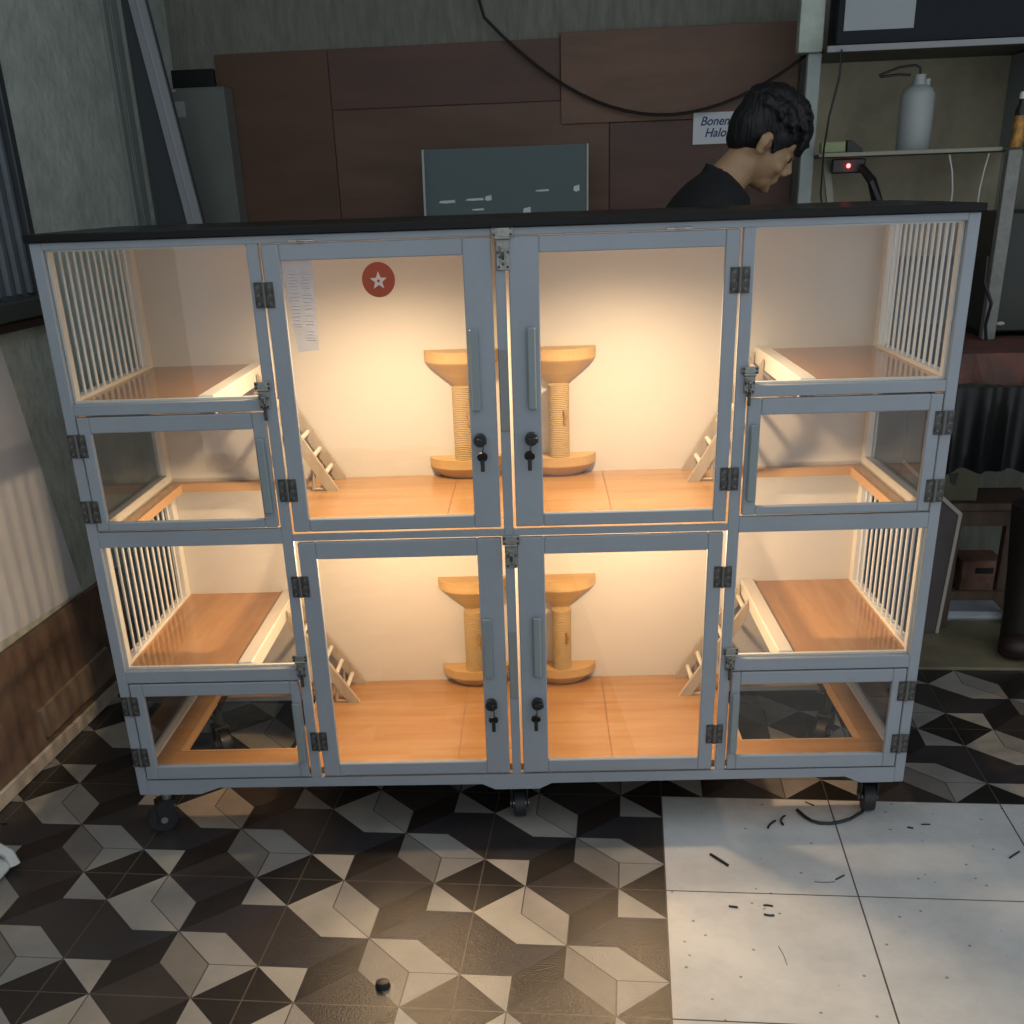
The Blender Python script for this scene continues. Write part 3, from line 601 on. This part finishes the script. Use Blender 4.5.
# dark screen on top shelf
TV = thing('screen_box', (1.07, 1.58, 1.676), 'black flat box with a pale sheet on it on the top shelf of the rack', 'box', room=True)
rp('body', G().box(0.800, 1.40, 1.515, 1.66, 1.6765, 1.86, 0.004), mat('blue_black', (0.012, 0.016, 0.024), 0.5, spec=0.2), TV)
rp('pale_sheet', G().box(0.82, 1.01, 1.5125, 1.5148, 1.712, 1.80), mat('pale_sheet_paper', (0.42, 0.46, 0.49), 0.7), TV)
# wash bottle
WB = thing('wash_bottle', (1.062, 1.60, 1.404), 'translucent white squeeze bottle with a bent dark tube on the rack shelf', 'bottle', room=True)
WBM = mat('milky_plastic', (0.42, 0.45, 0.45), 0.45)
rp('body', G().lathe([(0.044, 0.0005), (0.048, 0.006), (0.048, 0.148), (0.040, 0.164), (0.019, 0.174), (0.019, 0.180)], (1.062, 1.60, 1.404), 26), WBM, WB, smooth=True)
rp('cap', G().cyl((1.062, 1.60, 1.584), (1.062, 1.60, 1.604), 0.017, 18).cyl((1.085, 1.60, 1.57), (1.085, 1.60, 1.592), 0.008, 10), WBM, WB, smooth=True)
rp('spout_tube', G().tube([(1.062, 1.60, 1.604), (1.060, 1.60, 1.622), (1.045, 1.60, 1.628), (1.00, 1.60, 1.624), (0.945, 1.60, 1.606), (0.952, 1.60, 1.602), (1.00, 1.60, 1.606), (1.035, 1.60, 1.604)], 0.0035, 8), BLKP, WB, smooth=True)
# small box and tool on the shelf
rt('small_carton', G().box(0.785, 0.853, 1.51, 1.56, 1.4075, 1.436, 0.002), mat('yellow_green_card', (0.34, 0.38, 0.20), 0.7), 'small yellow-green box on the left end of the rack shelf', 'box')
rt('black_clip', G().prism([(0.858, 1.4045), (0.905, 1.4045), (0.900, 1.418), (0.872, 1.438), (0.858, 1.440)], 'Y', 1.51, 1.54, 0.001), BLKP, 'black pointed clip beside the yellow-green box on the rack shelf', 'clip')
# amber bottle
AB = thing('spray_can', (1.335, 1.52, 1.405), 'amber and black spray can with white cap at the right end of the shelf', 'can', room=True)
rp('body', G().cyl((1.335, 1.52, 1.4045), (1.335, 1.52, 1.485), 0.018, 20), mat('amber_label', (0.75, 0.36, 0.07), 0.4, noise=0.9, nscale=45, col2=(0.12, 0.07, 0.03)), AB, smooth=True)
rp('neck', G().lathe([(0.017, 0), (0.017, 0.012), (0.010, 0.03), (0.010, 0.042)], (1.335, 1.52, 1.485), 18), BLKP, AB, smooth=True)
rp('cap', G().lathe([(0.011, 0), (0.011, 0.012), (0.008, 0.018)], (1.335, 1.52, 1.5272), 16), mat('white_cap', (0.85, 0.87, 0.87), 0.5), AB, smooth=True)
# power strip with red lamp, hanging under shelf
PS = thing('power_strip', (0.86, 1.52, 1.36), 'dark power strip with a glowing red light under the rack shelf', 'power strip', room=True)
rp('body', G().box(0.82, 0.915, 1.51, 1.545, 1.352, 1.3915, 0.004), mat('grey_black_plastic', (0.03, 0.03, 0.032), 0.45), PS)
rp('indicator', G().ball((0.866, 1.508, 1.372), (0.006, 0.004, 0.006), 12, 8), mat('red_light', (1.0, 0.12, 0.12), 0.4, emit=6.0), PS, label='glowing red light')
rd = bpy.data.lights.new('indicator_light', 'POINT'); rd.color = (1, 0.03, 0.04); rd.energy = 0.012; rd.shadow_soft_size = 0.003
ro = bpy.data.objects.new('indicator_light', rd); COL.objects.link(ro); ro.parent = PS; ro.location = Vector((0.866, 1.498, 1.372)) - ORG[PS.name]
rt('black_cable', G().tube([(0.90, 1.50, 1.37), (0.93, 1.47, 1.33), (0.955, 1.48, 1.27), (0.975, 1.50, 1.18), (0.99, 1.52, 1.0), (0.99, 1.54, 0.4), (0.99, 1.55, 0.012)], [0.010, 0.014, 0.016, 0.015, 0.012, 0.01, 0.01], 8), BLKP, 'thick bundle of black cable hanging from the power strip', 'cable', smooth=True)
rt('thin_cord', G().tube([(0.815, 1.484, 1.665), (0.815, 1.482, 1.60), (0.795, 1.48, 1.50), (0.788, 1.485, 1.42), (0.79, 1.487, 1.30), (0.81, 1.485, 1.20), (0.80, 1.50, 0.6), (0.80, 1.50, 0.0125)], 0.003, 6), BLKP, 'thin black cord hanging beside the pale rack post', 'cord', smooth=True)
for u, l in ((1.145, 'left of the two white wires hanging below the rack shelf'), (1.255, 'right of the two white wires hanging below the rack shelf')):
    d_ = 0.02 if u < 1.2 else -0.014
    rt('white_wire', G().tube([(u, 1.495, 1.391), (u + d_ * 0.6, 1.49, 1.35), (u + d_, 1.49, 1.30), (u + d_ * 1.1, 1.49, 1.22), (u + d_, 1.495, 1.0)], 0.0026, 6), mat('white_wire', (0.6, 0.6, 0.55), 0.5), l, 'wire', 'white wires below the rack shelf', smooth=True)
# work bench with red cloth
WBK = thing('work_bench', (1.55, 1.45, 0), 'work bench with a worn red-brown cover at the right edge', 'bench', room=True)
RC = mat('red_brown_cloth', (0.21, 0.075, 0.06), 0.8, noise=0.7, nscale=12, col2=(0.10, 0.06, 0.048), bump=0.4, bscale=30)
DW = mat('dark_wood', (0.022, 0.017, 0.014), 0.7)
rp('top', G().box(1.17, 2.0, 1.17, 1.90, 0.855, 0.88, 0.002), DW, WBK)
g = G(); n_ = 24; A_ = []; B_ = []; rr = random.Random(5)
bmv = g.bm.verts.new
top0 = [bmv((1.165 + 0.835 * k / n_, 1.90, 0.8835)) for k in range(n_ + 1)]; top1 = [bmv((1.165 + 0.835 * k / n_, 1.165, 0.8835)) for k in range(n_ + 1)]
dr = [bmv((1.163 + 0.835 * k / n_, 1.155 + 0.012 * math.sin(k * 1.7), 0.80 - 0.06 * k / n_ + rr.uniform(-0.012, 0.012))) for k in range(n_ + 1)]
for L1, L2 in ((top0, top1), (top1, dr)):
    for k in range(n_): g.bm.faces.new((L1[k], L1[k + 1], L2[k + 1], L2[k]))
rp('cover', g, RC, WBK, label='worn red-brown cover')
for u, v in ((1.235, 1.62), (1.96, 1.62), (1.235, 1.86), (1.96, 1.86)): rp('leg', G().box(u - 0.025, u + 0.025, v - 0.025, v + 0.025, 0.0105, 0.855, 0.002), DW, WBK)
g = G(); NU, NZ = 44, 10; grid = []
for side in (0, 1):
    grid.append([[g.bm.verts.new((1.105 + 0.42 * i / NU, 1.112 + 0.020 * math.sin(i * 0.83 + 0.6 * math.sin(i * 0.37)) * (0.3 + 0.7 * j / NZ) + side * 0.006, 0.80 - (0.235 + 0.006 * math.sin(i * 0.5)) * j / NZ)) for j in range(NZ + 1)] for i in range(NU + 1)])
for side in (0, 1):
    for i in range(NU):
        for j in range(NZ): g.bm.faces.new((grid[side][i][j], grid[side][i + 1][j], grid[side][i + 1][j + 1], grid[side][i][j + 1]))
for i in range(NU):
    for j in (0, NZ): g.bm.faces.new((grid[0][i][j], grid[0][i + 1][j], grid[1][i + 1][j], grid[1][i][j]))
for j in range(NZ):
    for i in (0, NU): g.bm.faces.new((grid[0][i][j], grid[0][i][j + 1], grid[1][i][j + 1], grid[1][i][j]))
rt('black_tarpaulin', g, mat('black_tarp', (0.006, 0.007, 0.008), 0.45), 'black folded tarpaulin hanging below the red-brown bench cover', 'tarpaulin', smooth=True)
# machine on bench
MB_ = thing('machine_box', (1.42, 1.60, 0.884), 'dark grey machine box standing on the red-brown bench', 'box', room=True)
rp('body', G().box(1.30, 1.62, 1.50, 1.78, 0.9005, 1.235, 0.005), mat('dark_olive_metal', (0.04, 0.042, 0.037), 0.5), MB_)
for u in (1.31, 1.575): rp('foot', G().box(u, u + 0.035, 1.50, 1.77, 0.8840, 0.900, 0.002), BLKP, MB_)
for u, w in ((1.318, 0.007), (1.358, 0.013)): rp('knob', G().ball((u, 1.496, 0.925), (w, 0.006, 0.006), 10, 8), mat('pale_knob', (0.6, 0.62, 0.58), 0.5), MB_, smooth=True)
rt('loose_cable', G().tube([(1.272, 1.43, 1.12), (1.272, 1.42, 1.05), (1.30, 1.42, 0.99), (1.292, 1.42, 0.93), (1.30, 1.42, 0.888)], 0.005, 8), BLKP, 'black cable running down in front of the grey rack post to the bench', 'cable', smooth=True)
# stool / crate
ST = thing('wooden_stool', (1.36, 1.42, 0), 'dark brown wooden stool under the bench behind the leaning board', 'stool', room=True)
DB = wood_mat('dark_brown_stool', (0.16, 0.10, 0.07), (0.09, 0.058, 0.042), 'Z', 1, 0.6)
rp('seat', G().box(1.235, 1.50, 1.30, 1.50, 0.395, 0.42, 0.003), DB, ST)
for u, v in ((1.255, 1.32), (1.48, 1.32), (1.255, 1.48), (1.48, 1.48)): rp('leg', G().box(u - 0.018, u + 0.018, v - 0.018, v + 0.018, 0.0105, 0.395, 0.002), DB, ST)
rp('stretcher', G().box(1.273, 1.462, 1.312, 1.328, 0.10, 0.13, 0.001), DB, ST); rp('apron', G().box(1.273, 1.462, 1.312, 1.328, 0.345, 0.395, 0.001), DB, ST)
CT = thing('olive_carton', (1.24, 1.40, 0.42), 'olive cardboard carton with a dark hole, on the brown stool', 'carton', room=True)
rp('box', G().box(1.165, 1.315, 1.33, 1.47, 0.4205, 0.535, 0.002), mat('olive_card', (0.20, 0.19, 0.12), 0.8, noise=0.3), CT)
rp('hand_hole', G().prism([(1.222, 0.505), (1.250, 0.508), (1.244, 0.470), (1.230, 0.478)], 'Y', 1.327, 1.3295), BLKP, CT, label='dark hand hole')
RB = thing('red_crate', (1.44, 1.22, 0), 'dull red-brown box on the floor below the stool', 'box', room=True)
rp('body', G().box(1.395, 1.53, 1.63, 1.76, 0.0105, 0.13, 0.003), mat('dull_red_wood', (0.36, 0.18, 0.13), 0.7, noise=0.5, nscale=15), RB)
rp('slot', G().box(1.44, 1.50, 1.627, 1.6295, 0.085, 0.105), BLKP, RB)
# leaning board with pale edge
LB = thing('leaning_board', (1.20, 1.26, 0), 'dark grey board with a pale edge leaning on the floor right of the cat cabinet', 'board', room=True)
outl = [(1.06, 0.105), (1.09, 0.545), (1.120, 0.512), (1.250, 0.398), (1.236, 0.060), (1.06, 0.060)]
outl = [(1.05, 0.012), (1.06, 0.57), (1.122, 0.514), (1.252, 0.400), (1.232, 0.012)]
rp('panel', G().prism(outl, 'Y', 1.250, 1.262), mat('brown_grey_board', (0.12, 0.10, 0.095), 0.6, noise=0.3), LB)
rp('pale_edge', G().prism([(1.06, 0.57), (1.122, 0.516), (1.254, 0.404), (1.234, 0.012), (1.224, 0.012), (1.243, 0.398), (1.118, 0.506), (1.058, 0.560)], 'Y', 1.2455, 1.2495), mat('pale_edge_wood', (0.50, 0.45, 0.40), 0.6), LB)
# plywood on floor, white slab on it
rt('plywood_sheet', G().box(0.75, 2.6, 0.975, 1.95, 0.0004, 0.010, 0.001), mat('olive_floor_ply', (0.26, 0.23, 0.14), 0.6, noise=0.5, nscale=5, col2=(0.16, 0.135, 0.09)), 'olive-brown plywood sheet lying on the tiles right of the cat cabinet', 'plywood')
rt('white_slab', G().box(0.95, 1.475, 1.355, 1.50, 0.0105, 0.042, 0.012), mat('chalk_white_foam', (0.70, 0.76, 0.84), 0.7, noise=0.2, nscale=9), 'long white foam slab lying on the plywood sheet', 'slab')
g = G()
for k in range(9): g.ball((1.10 + 0.022 * k + 0.01 * math.sin(k * 3), 1.42 + 0.02 * math.cos(k * 5), 0.056 + 0.008 * math.sin(k)), (0.030, 0.035, 0.0155), 10, 7)
rt('crumpled_paper', g, mat('crumpled_white', (0.70, 0.75, 0.83), 0.8, bump=0.6), 'crumpled white paper heap on the foam slab', 'paper', smooth=True)
BT = thing('black_boot', (1.50, 1.08, 0), 'tall dark brown boot-shaped leg at the right edge of the floor', 'boot', room=True)
rp('shaft', G().lathe([(0.050, 0.0), (0.052, 0.10), (0.060, 0.25), (0.075, 0.42), (0.078, 0.46)], (1.425, 1.10, 0.0105), 20), mat('dark_leather', (0.018, 0.014, 0.012), 0.5), BT, smooth=True)
rp('toe', G().ball((1.415, 1.045, 0.050), (0.060, 0.048, 0.038), 16, 10), mat('dark_red_leather', (0.030, 0.014, 0.012), 0.5), BT, smooth=True)

# offcuts and crumbs on the floor
def chip(u, v, l, a, w, label, bend=0.0, m=BLKP):
    p = []
    for k in range(5):
        t = (k / 4 - 0.5) * l; off = bend * (1 - (2 * k / 4 - 1) ** 2)
        p.append((u + t * math.cos(a) - off * math.sin(a), v + t * math.sin(a) + off * math.cos(a), w + 0.0002))
    rt('plastic_offcut', G().tube(p, w, 6), m, label, 'offcut', 'small dark offcuts scattered on the floor')

for a, b_, w, bd, lb in (((0.567, 0.047), (0.588, 0.080), 0.0035, 0.003, 'short black offcut, left of the pair by the cord'), ((0.603, 0.062), (0.612, 0.103), 0.0035, 0.007, 'short curved black offcut, right of the pair by the cord'),
      ((0.430, -0.070), (0.465, -0.112), 0.0042, 0, 'thick straight black offcut on the white tiles left of center'), ((0.640, -0.161), (0.683, -0.159), 0.0018, -0.003, 'long thin pale grey sliver in the middle of the white tiles'),
      ((0.686, -0.152), (0.706, -0.135), 0.0024, 0, 'short dark offcut beside the thin pale sliver'), ((0.455, -0.260), (0.473, -0.263), 0.0028, 0, 'dark offcut just below the long grout joint, left side'),
      ((0.525, -0.253), (0.544, -0.255), 0.0024, 0.002, 'upper one of two dark crumbs below the grout joint'), ((0.523, -0.284), (0.543, -0.286), 0.0028, -0.002, 'lower one of two dark crumbs below the grout joint'),
      ((0.880, 0.067), (0.892, 0.062), 0.0028, 0, 'small dark crumb right of the cabinet corner on white tile'), ((0.914, 0.081), (0.934, 0.082), 0.0022, 0, 'small flat dark crumb farthest right of the cabinet corner'),
      ((1.068, -0.050), (1.096, -0.024), 0.0028, 0, 'dark offcut at the right edge of the white tiles'), ((0.540, -0.385), (0.549, -0.440), 0.0012, 0.002, 'very thin grey sliver at the front of the white tiles'),
      ((0.668, 0.170), (0.686, 0.155), 0.0022, 0, 'small dark crumb under the front edge of the cabinet'), ((-1.247, -0.020), (-1.232, -0.018), 0.0024, 0, 'tiny dark crumb near the left baseboard')):
    l = math.hypot(b_[0] - a[0], b_[1] - a[1]); chip((a[0] + b_[0]) / 2, (a[1] + b_[1]) / 2, l, math.atan2(b_[1] - a[1], b_[0] - a[0]), w * 0.75, lb, bd, BLKP if 'grey' not in lb else PLATE)
rt('rubber_stopper', G().lathe([(0.013, 0.0002), (0.015, 0.004), (0.012, 0.014), (0.006, 0.016)], (-0.203, -0.550, 0), 14, 0.8), RUB, 'small round black stopper on the patterned tiles at the front', 'stopper', smooth=True)

# ================================================================ THE PERSON (cabinet frame): stands behind the cabinet, bending to the right
SKIN = mat('tan_skin', (0.46, 0.28, 0.155), 0.5, noise=0.12, nscale=20)
HAIR = mat('black_hair', (0.006, 0.006, 0.007), 0.6, bump=0.7, bscale=90, stretch=(1, 1, 0.3))
SHIRT = mat('black_shirt', (0.010, 0.011, 0.013), 0.85, bump=0.2, bscale=15)
TROU = mat('dark_trousers', (0.02, 0.022, 0.03), 0.85)
def skin_mesh(nodes, edges, lv=2):
    """nodes: (pos, radius or (rx,ry)); node 0 is the root"""
    me = bpy.data.meshes.new('tmp'); me.from_pydata([n[0] for n in nodes], edges, []); o = bpy.data.objects.new('tmp', me); COL.objects.link(o)
    md = o.modifiers.new('s', 'SKIN'); md.use_smooth_shade = True
    sv = me.skin_vertices[0].data
    for i, n in enumerate(nodes):
        r = n[1]; sv[i].radius = r if isinstance(r, tuple) else (r, r); sv[i].use_root = (i == 0)
    sb = o.modifiers.new('d', 'SUBSURF'); sb.levels = lv; sb.render_levels = lv
    bpy.context.view_layer.update()
    r = bpy.data.meshes.new_from_object(o.evaluated_get(bpy.context.evaluated_depsgraph_get())); bpy.data.objects.remove(o); return r
def remesh(bm, voxel, smooth=6):
    me = bpy.data.meshes.new('tmp'); bm.to_mesh(me); o = bpy.data.objects.new('tmp', me); COL.objects.link(o)
    a = o.modifiers.new('r', 'REMESH'); a.mode = 'VOXEL'; a.voxel_size = voxel
    b2 = o.modifiers.new('s', 'SMOOTH'); b2.factor = 0.5; b2.iterations = smooth
    bpy.context.view_layer.update()
    r = bpy.data.meshes.new_from_object(o.evaluated_get(bpy.context.evaluated_depsgraph_get())); bpy.data.objects.remove(o); return r
PY = 0.86
P_ = lambda x, y, z: (x, PY + y, z)
# joints: pelvis, waist, chest, neck base, neck, skull
nodes = [(P_(0.39, 0, 0.84), (0.125, 0.095)), (P_(0.40, 0, 0.98), (0.115, 0.085)), (P_(0.435, 0, 1.13), (0.135, 0.095)), (P_(0.470, 0, 1.245), (0.115, 0.085)), (P_(0.525, 0, 1.325), 0.056), (P_(0.570, 0, 1.375), 0.050), (P_(0.605, 0, 1.41), 0.048)]
edges = [(0, 1), (1, 2), (2, 3), (3, 4), (4, 5), (5, 6)]
HANDS = []
def arm(s):
    b0 = len(nodes)
    sh = P_(0.510, s * 0.160, 1.250); el = P_(0.610, s * 0.215, 1.040); wr = P_(0.800, s * 0.140, 0.985)
    nodes.extend([(sh, 0.052), (tuple((Vector(sh) + Vector(el)) / 2), 0.044), (el, 0.037), (tuple((Vector(el) + Vector(wr)) / 2), 0.034), (wr, (0.024, 0.020))])
    edges.extend([(3, b0), (b0, b0 + 1), (b0 + 1, b0 + 2), (b0 + 2, b0 + 3), (b0 + 3, b0 + 4)])
    d = (Vector(wr) - Vector(el)).normalized(); side = Vector((0, 1, 0)); side = (side - d * side.dot(d)).normalized(); up = d.cross(side)
    if up.z < 0: up = -up
    HANDS.append((Vector(wr), d, side, up, s))
def leg(s):
    b0 = len(nodes)
    nodes.extend([(P_(0.39, s * 0.09, 0.77), 0.082), (P_(0.40, s * 0.10, 0.60), 0.068), (P_(0.41, s * 0.105, 0.44), 0.052), (P_(0.39, s * 0.11, 0.28), 0.048), (P_(0.375, s * 0.115, 0.085), 0.034)])
    edges.extend([(0, b0), (b0, b0 + 1), (b0 + 1, b0 + 2), (b0 + 2, b0 + 3), (b0 + 3, b0 + 4)])
for s in (-1, 1): arm(s)
for s in (-1, 1): leg(s)
bm = bmesh.new(); bm.from_mesh(skin_mesh(nodes, edges))
g = G(); g.bm.free(); g.bm = bm
# feet (inside shoes), hands with five fingers each
for s in (-1, 1): g.ball(P_(0.43, s * 0.12, 0.045), (0.115, 0.040, 0.035), 14, 8)
for wr, d, side, up, s in HANDS:
    Mh = Matrix((d, side, up)).transposed()
    g.ball(wr + d * 0.045, (0.050, 0.040, 0.017), 14, 8, Mh)
    for k, (o_, L) in enumerate(((-0.030, 0.062), (-0.010, 0.072), (0.010, 0.067), (0.028, 0.052))):
        a = wr + d * 0.075 + side * o_; p1 = a + d * L * 0.5 - up * 0.006; p2 = p1 + (d * 0.75 - up * 0.66) * L * 0.35; p3 = p2 + (d * 0.35 - up * 0.93) * L * 0.28
        g.tube([a - d * 0.02, a, p1, p2, p3], [0.009, 0.0092, 0.0085, 0.0078, 0.0062], 10)
    a = wr + d * 0.025 - side * s * 0.028
    g.tube([a, a + d * 0.022 - side * s * 0.024 - up * 0.006, a + d * 0.050 - side * s * 0.030 - up * 0.016, a + d * 0.070 - side * s * 0.022 - up * 0.022], [0.013, 0.0115, 0.0095, 0.007], 10)
# head: local axes f (face direction), y side, u (crown)
HP = R(37)
f = Vector((math.cos(HP), 0.10, -math.sin(HP))).normalized(); u_ = Vector((math.sin(HP), 0, math.cos(HP))); l_ = u_.cross(f).normalized(); u_ = f.cross(l_).normalized()
HM = Matrix((f, l_, u_)).transposed(); HC = Vector((0.628, PY, 1.428)); HS = 0.86
def h(a, b, c): return HC + HM @ Vector((a, b, c)) * HS
def hb(a, b, c, r, u=20, v=14): g.ball(h(a, b, c), tuple(q * HS for q in r), u, v, HM)
hb(-0.008, 0, 0.035, (0.094, 0.075, 0.082)); hb(0.030, 0, -0.025, (0.062, 0.062, 0.085)); hb(0.045, 0, -0.078, (0.045, 0.042, 0.034))
hb(0.080, 0, -0.092, (0.016, 0.020, 0.015)); hb(0.060, 0, 0.030, (0.034, 0.055, 0.036)); hb(-0.030, 0, -0.04, (0.05, 0.052, 0.06))
g.tube([h(0.086, 0, 0.012), h(0.098, 0, -0.010), h(0.113, 0, -0.028)], [0.010, 0.011, 0.013], 10); hb(0.100, 0.010, -0.034, (0.011, 0.008, 0.008), 10, 8); hb(0.100, -0.010, -0.034, (0.011, 0.008, 0.008), 10, 8)
hb(0.089, 0, -0.056, (0.012, 0.022, 0.0062)); hb(0.087, 0, -0.067, (0.012, 0.020, 0.0066)); hb(0.082, 0, 0.016, (0.014, 0.042, 0.008))
for s in (-1, 1):
    hb(0.058, s * 0.036, -0.035, (0.026, 0.022, 0.022)); hb(0.074, s * 0.031, -0.002, (0.013, 0.015, 0.011))
    hb(-0.012, s * 0.074, -0.018, (0.018, 0.009, 0.031)); hb(-0.016, s * 0.080, -0.008, (0.019, 0.006, 0.021))
me = remesh(bm, 0.0046, 2); me.name = 'body'
me.materials.clear(); me.materials.append(SKIN)
for p in me.polygons: p.use_smooth = True
PER = thing('person', (0.40, PY, 0), 'person with short black hair in a black T-shirt bending down behind the cat cabinet', 'person')
def raw(name, me, m, label=None):
    me.name = name
    if m: me.materials.clear(); me.materials.append(m)
    for p in me.polygons: p.use_smooth = True
    o = bpy.data.objects.new(name, me); COL.objects.link(o); o.parent = PER; o.location = -ORG[PER.name]; ORG[o.name] = Vector((0, 0, 0))
    return props(o, label)
raw('body', me, SKIN)
# eyes
for s in (-1, 1):
    g = G(); g.ball(h(0.0805, s * 0.031, -0.001), 0.0085, 12, 8); obj('eye', g, mat('dark_eye', (0.02, 0.014, 0.012), 0.2), PER, smooth=True)
    g = G(); g.tube([h(0.093, s * 0.014, 0.020), h(0.093, s * 0.030, 0.025), h(0.082, s * 0.047, 0.020)], 0.0035, 6); obj('eyebrow', g, HAIR, PER, smooth=True)
# ear hollows
for s in (-1, 1):
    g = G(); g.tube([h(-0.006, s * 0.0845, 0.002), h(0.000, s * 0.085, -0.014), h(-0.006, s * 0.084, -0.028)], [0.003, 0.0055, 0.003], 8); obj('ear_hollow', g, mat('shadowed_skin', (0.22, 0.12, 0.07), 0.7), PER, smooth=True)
# hair
g = G(); rr = random.Random(11)
hb(-0.014, 0, 0.052, (0.104, 0.086, 0.085), 26, 18); hb(-0.050, 0, 0.012, (0.068, 0.078, 0.080), 22, 16); hb(0.052, 0, 0.070, (0.055, 0.066, 0.050), 20, 14); hb(-0.060, 0, -0.030, (0.042, 0.060, 0.045))
for s in (-1, 1): hb(0.018, s * 0.062, 0.028, (0.030, 0.020, 0.040)); hb(0.022, s * 0.068, 0.0, (0.010, 0.008, 0.024))
for k in range(230):
    th = rr.uniform(0, 6.283); el = rr.uniform(0.05, 1.45)
    dv = Vector((math.cos(th) * math.cos(el), math.sin(th) * math.cos(el), math.sin(el)))
    base = Vector((-0.014 + dv.x * 0.102, dv.y * 0.083, 0.052 + dv.z * 0.082))
    t = Vector((0.9, dv.y * 0.5, -0.25)) + Vector((rr.uniform(-.5, .5), rr.uniform(-.5, .5), rr.uniform(-.3, .5)))
    t.normalize(); L = rr.uniform(0.018, 0.034)
    g.tube([h(*base), h(*(base + t * L * 0.5 + dv * 0.006)), h(*(base + t * L + dv * 0.004))], [0.008, 0.0065, 0.0028], 6)
for k in range(46):
    y = rr.uniform(-0.062, 0.062); b0 = Vector((0.062 - abs(y) * 0.3, y, 0.078)); e = Vector((0.104 - abs(y) * 0.35 + rr.uniform(-.008, .012), y * 1.05, rr.uniform(0.012, 0.045)))
    g.tube([h(*b0), h(*((b0 + e) / 2 + Vector((0.014, 0, 0.008)))), h(*e)], [0.010, 0.008, 0.003], 6)
raw('hair', remesh(g.bm, 0.0045, 1), HAIR)
# clothing: follows the body, a little thicker
sn = [(P_(0.395, 0, 0.80), (0.140, 0.108)), (P_(0.40, 0, 0.98), (0.134, 0.100)), (P_(0.430, 0, 1.13), (0.158, 0.118)), (P_(0.462, 0, 1.245), (0.145, 0.112)), (P_(0.512, 0, 1.315), (0.098, 0.090)), (P_(0.548, 0, 1.334), (0.078, 0.082))]
se = [(0, 1), (1, 2), (2, 3), (3, 4), (4, 5)]
sn.append((P_(0.580, 0, 1.265), (0.085, 0.110))); se.append((3, len(sn) - 1))
for s in (-1, 1):
    b0 = len(sn); sn.extend([(P_(0.505, s * 0.155, 1.255), 0.082), (P_(0.550, s * 0.190, 1.165), 0.068), (P_(0.580, s * 0.205, 1.100), 0.062)]); se.extend([(3, b0), (b0, b0 + 1), (b0 + 1, b0 + 2)])
bm = bmesh.new(); bm.from_mesh(skin_mesh(sn, se)); raw('t_shirt', remesh(bm, 0.008, 4), SHIRT, 'plain black T-shirt')
sn = [(P_(0.39, 0, 0.86), (0.130, 0.100))]; se = []
for s in (-1, 1):
    b0 = len(sn); sn.extend([(P_(0.39, s * 0.088, 0.77), 0.094), (P_(0.40, s * 0.10, 0.60), 0.080), (P_(0.41, s * 0.105, 0.44), 0.068), (P_(0.39, s * 0.11, 0.28), 0.062), (P_(0.378, s * 0.115, 0.10), 0.056)]); se.extend([(0, b0)] + [(b0 + k, b0 + k + 1) for k in range(4)])
bm = bmesh.new(); bm.from_mesh(skin_mesh(sn, se)); raw('trousers', remesh(bm, 0.010, 3), TROU)
for s in (-1, 1):
    g = G(); g.ball(P_(0.43, s * 0.12, 0.048), (0.135, 0.052, 0.046), 18, 10); g.box(0.31, 0.555, PY + s * 0.12 - 0.045, PY + s * 0.12 + 0.045, 0.0, 0.016, 0.006)
    raw('shoe', remesh(g.bm, 0.007, 2), BLKP)
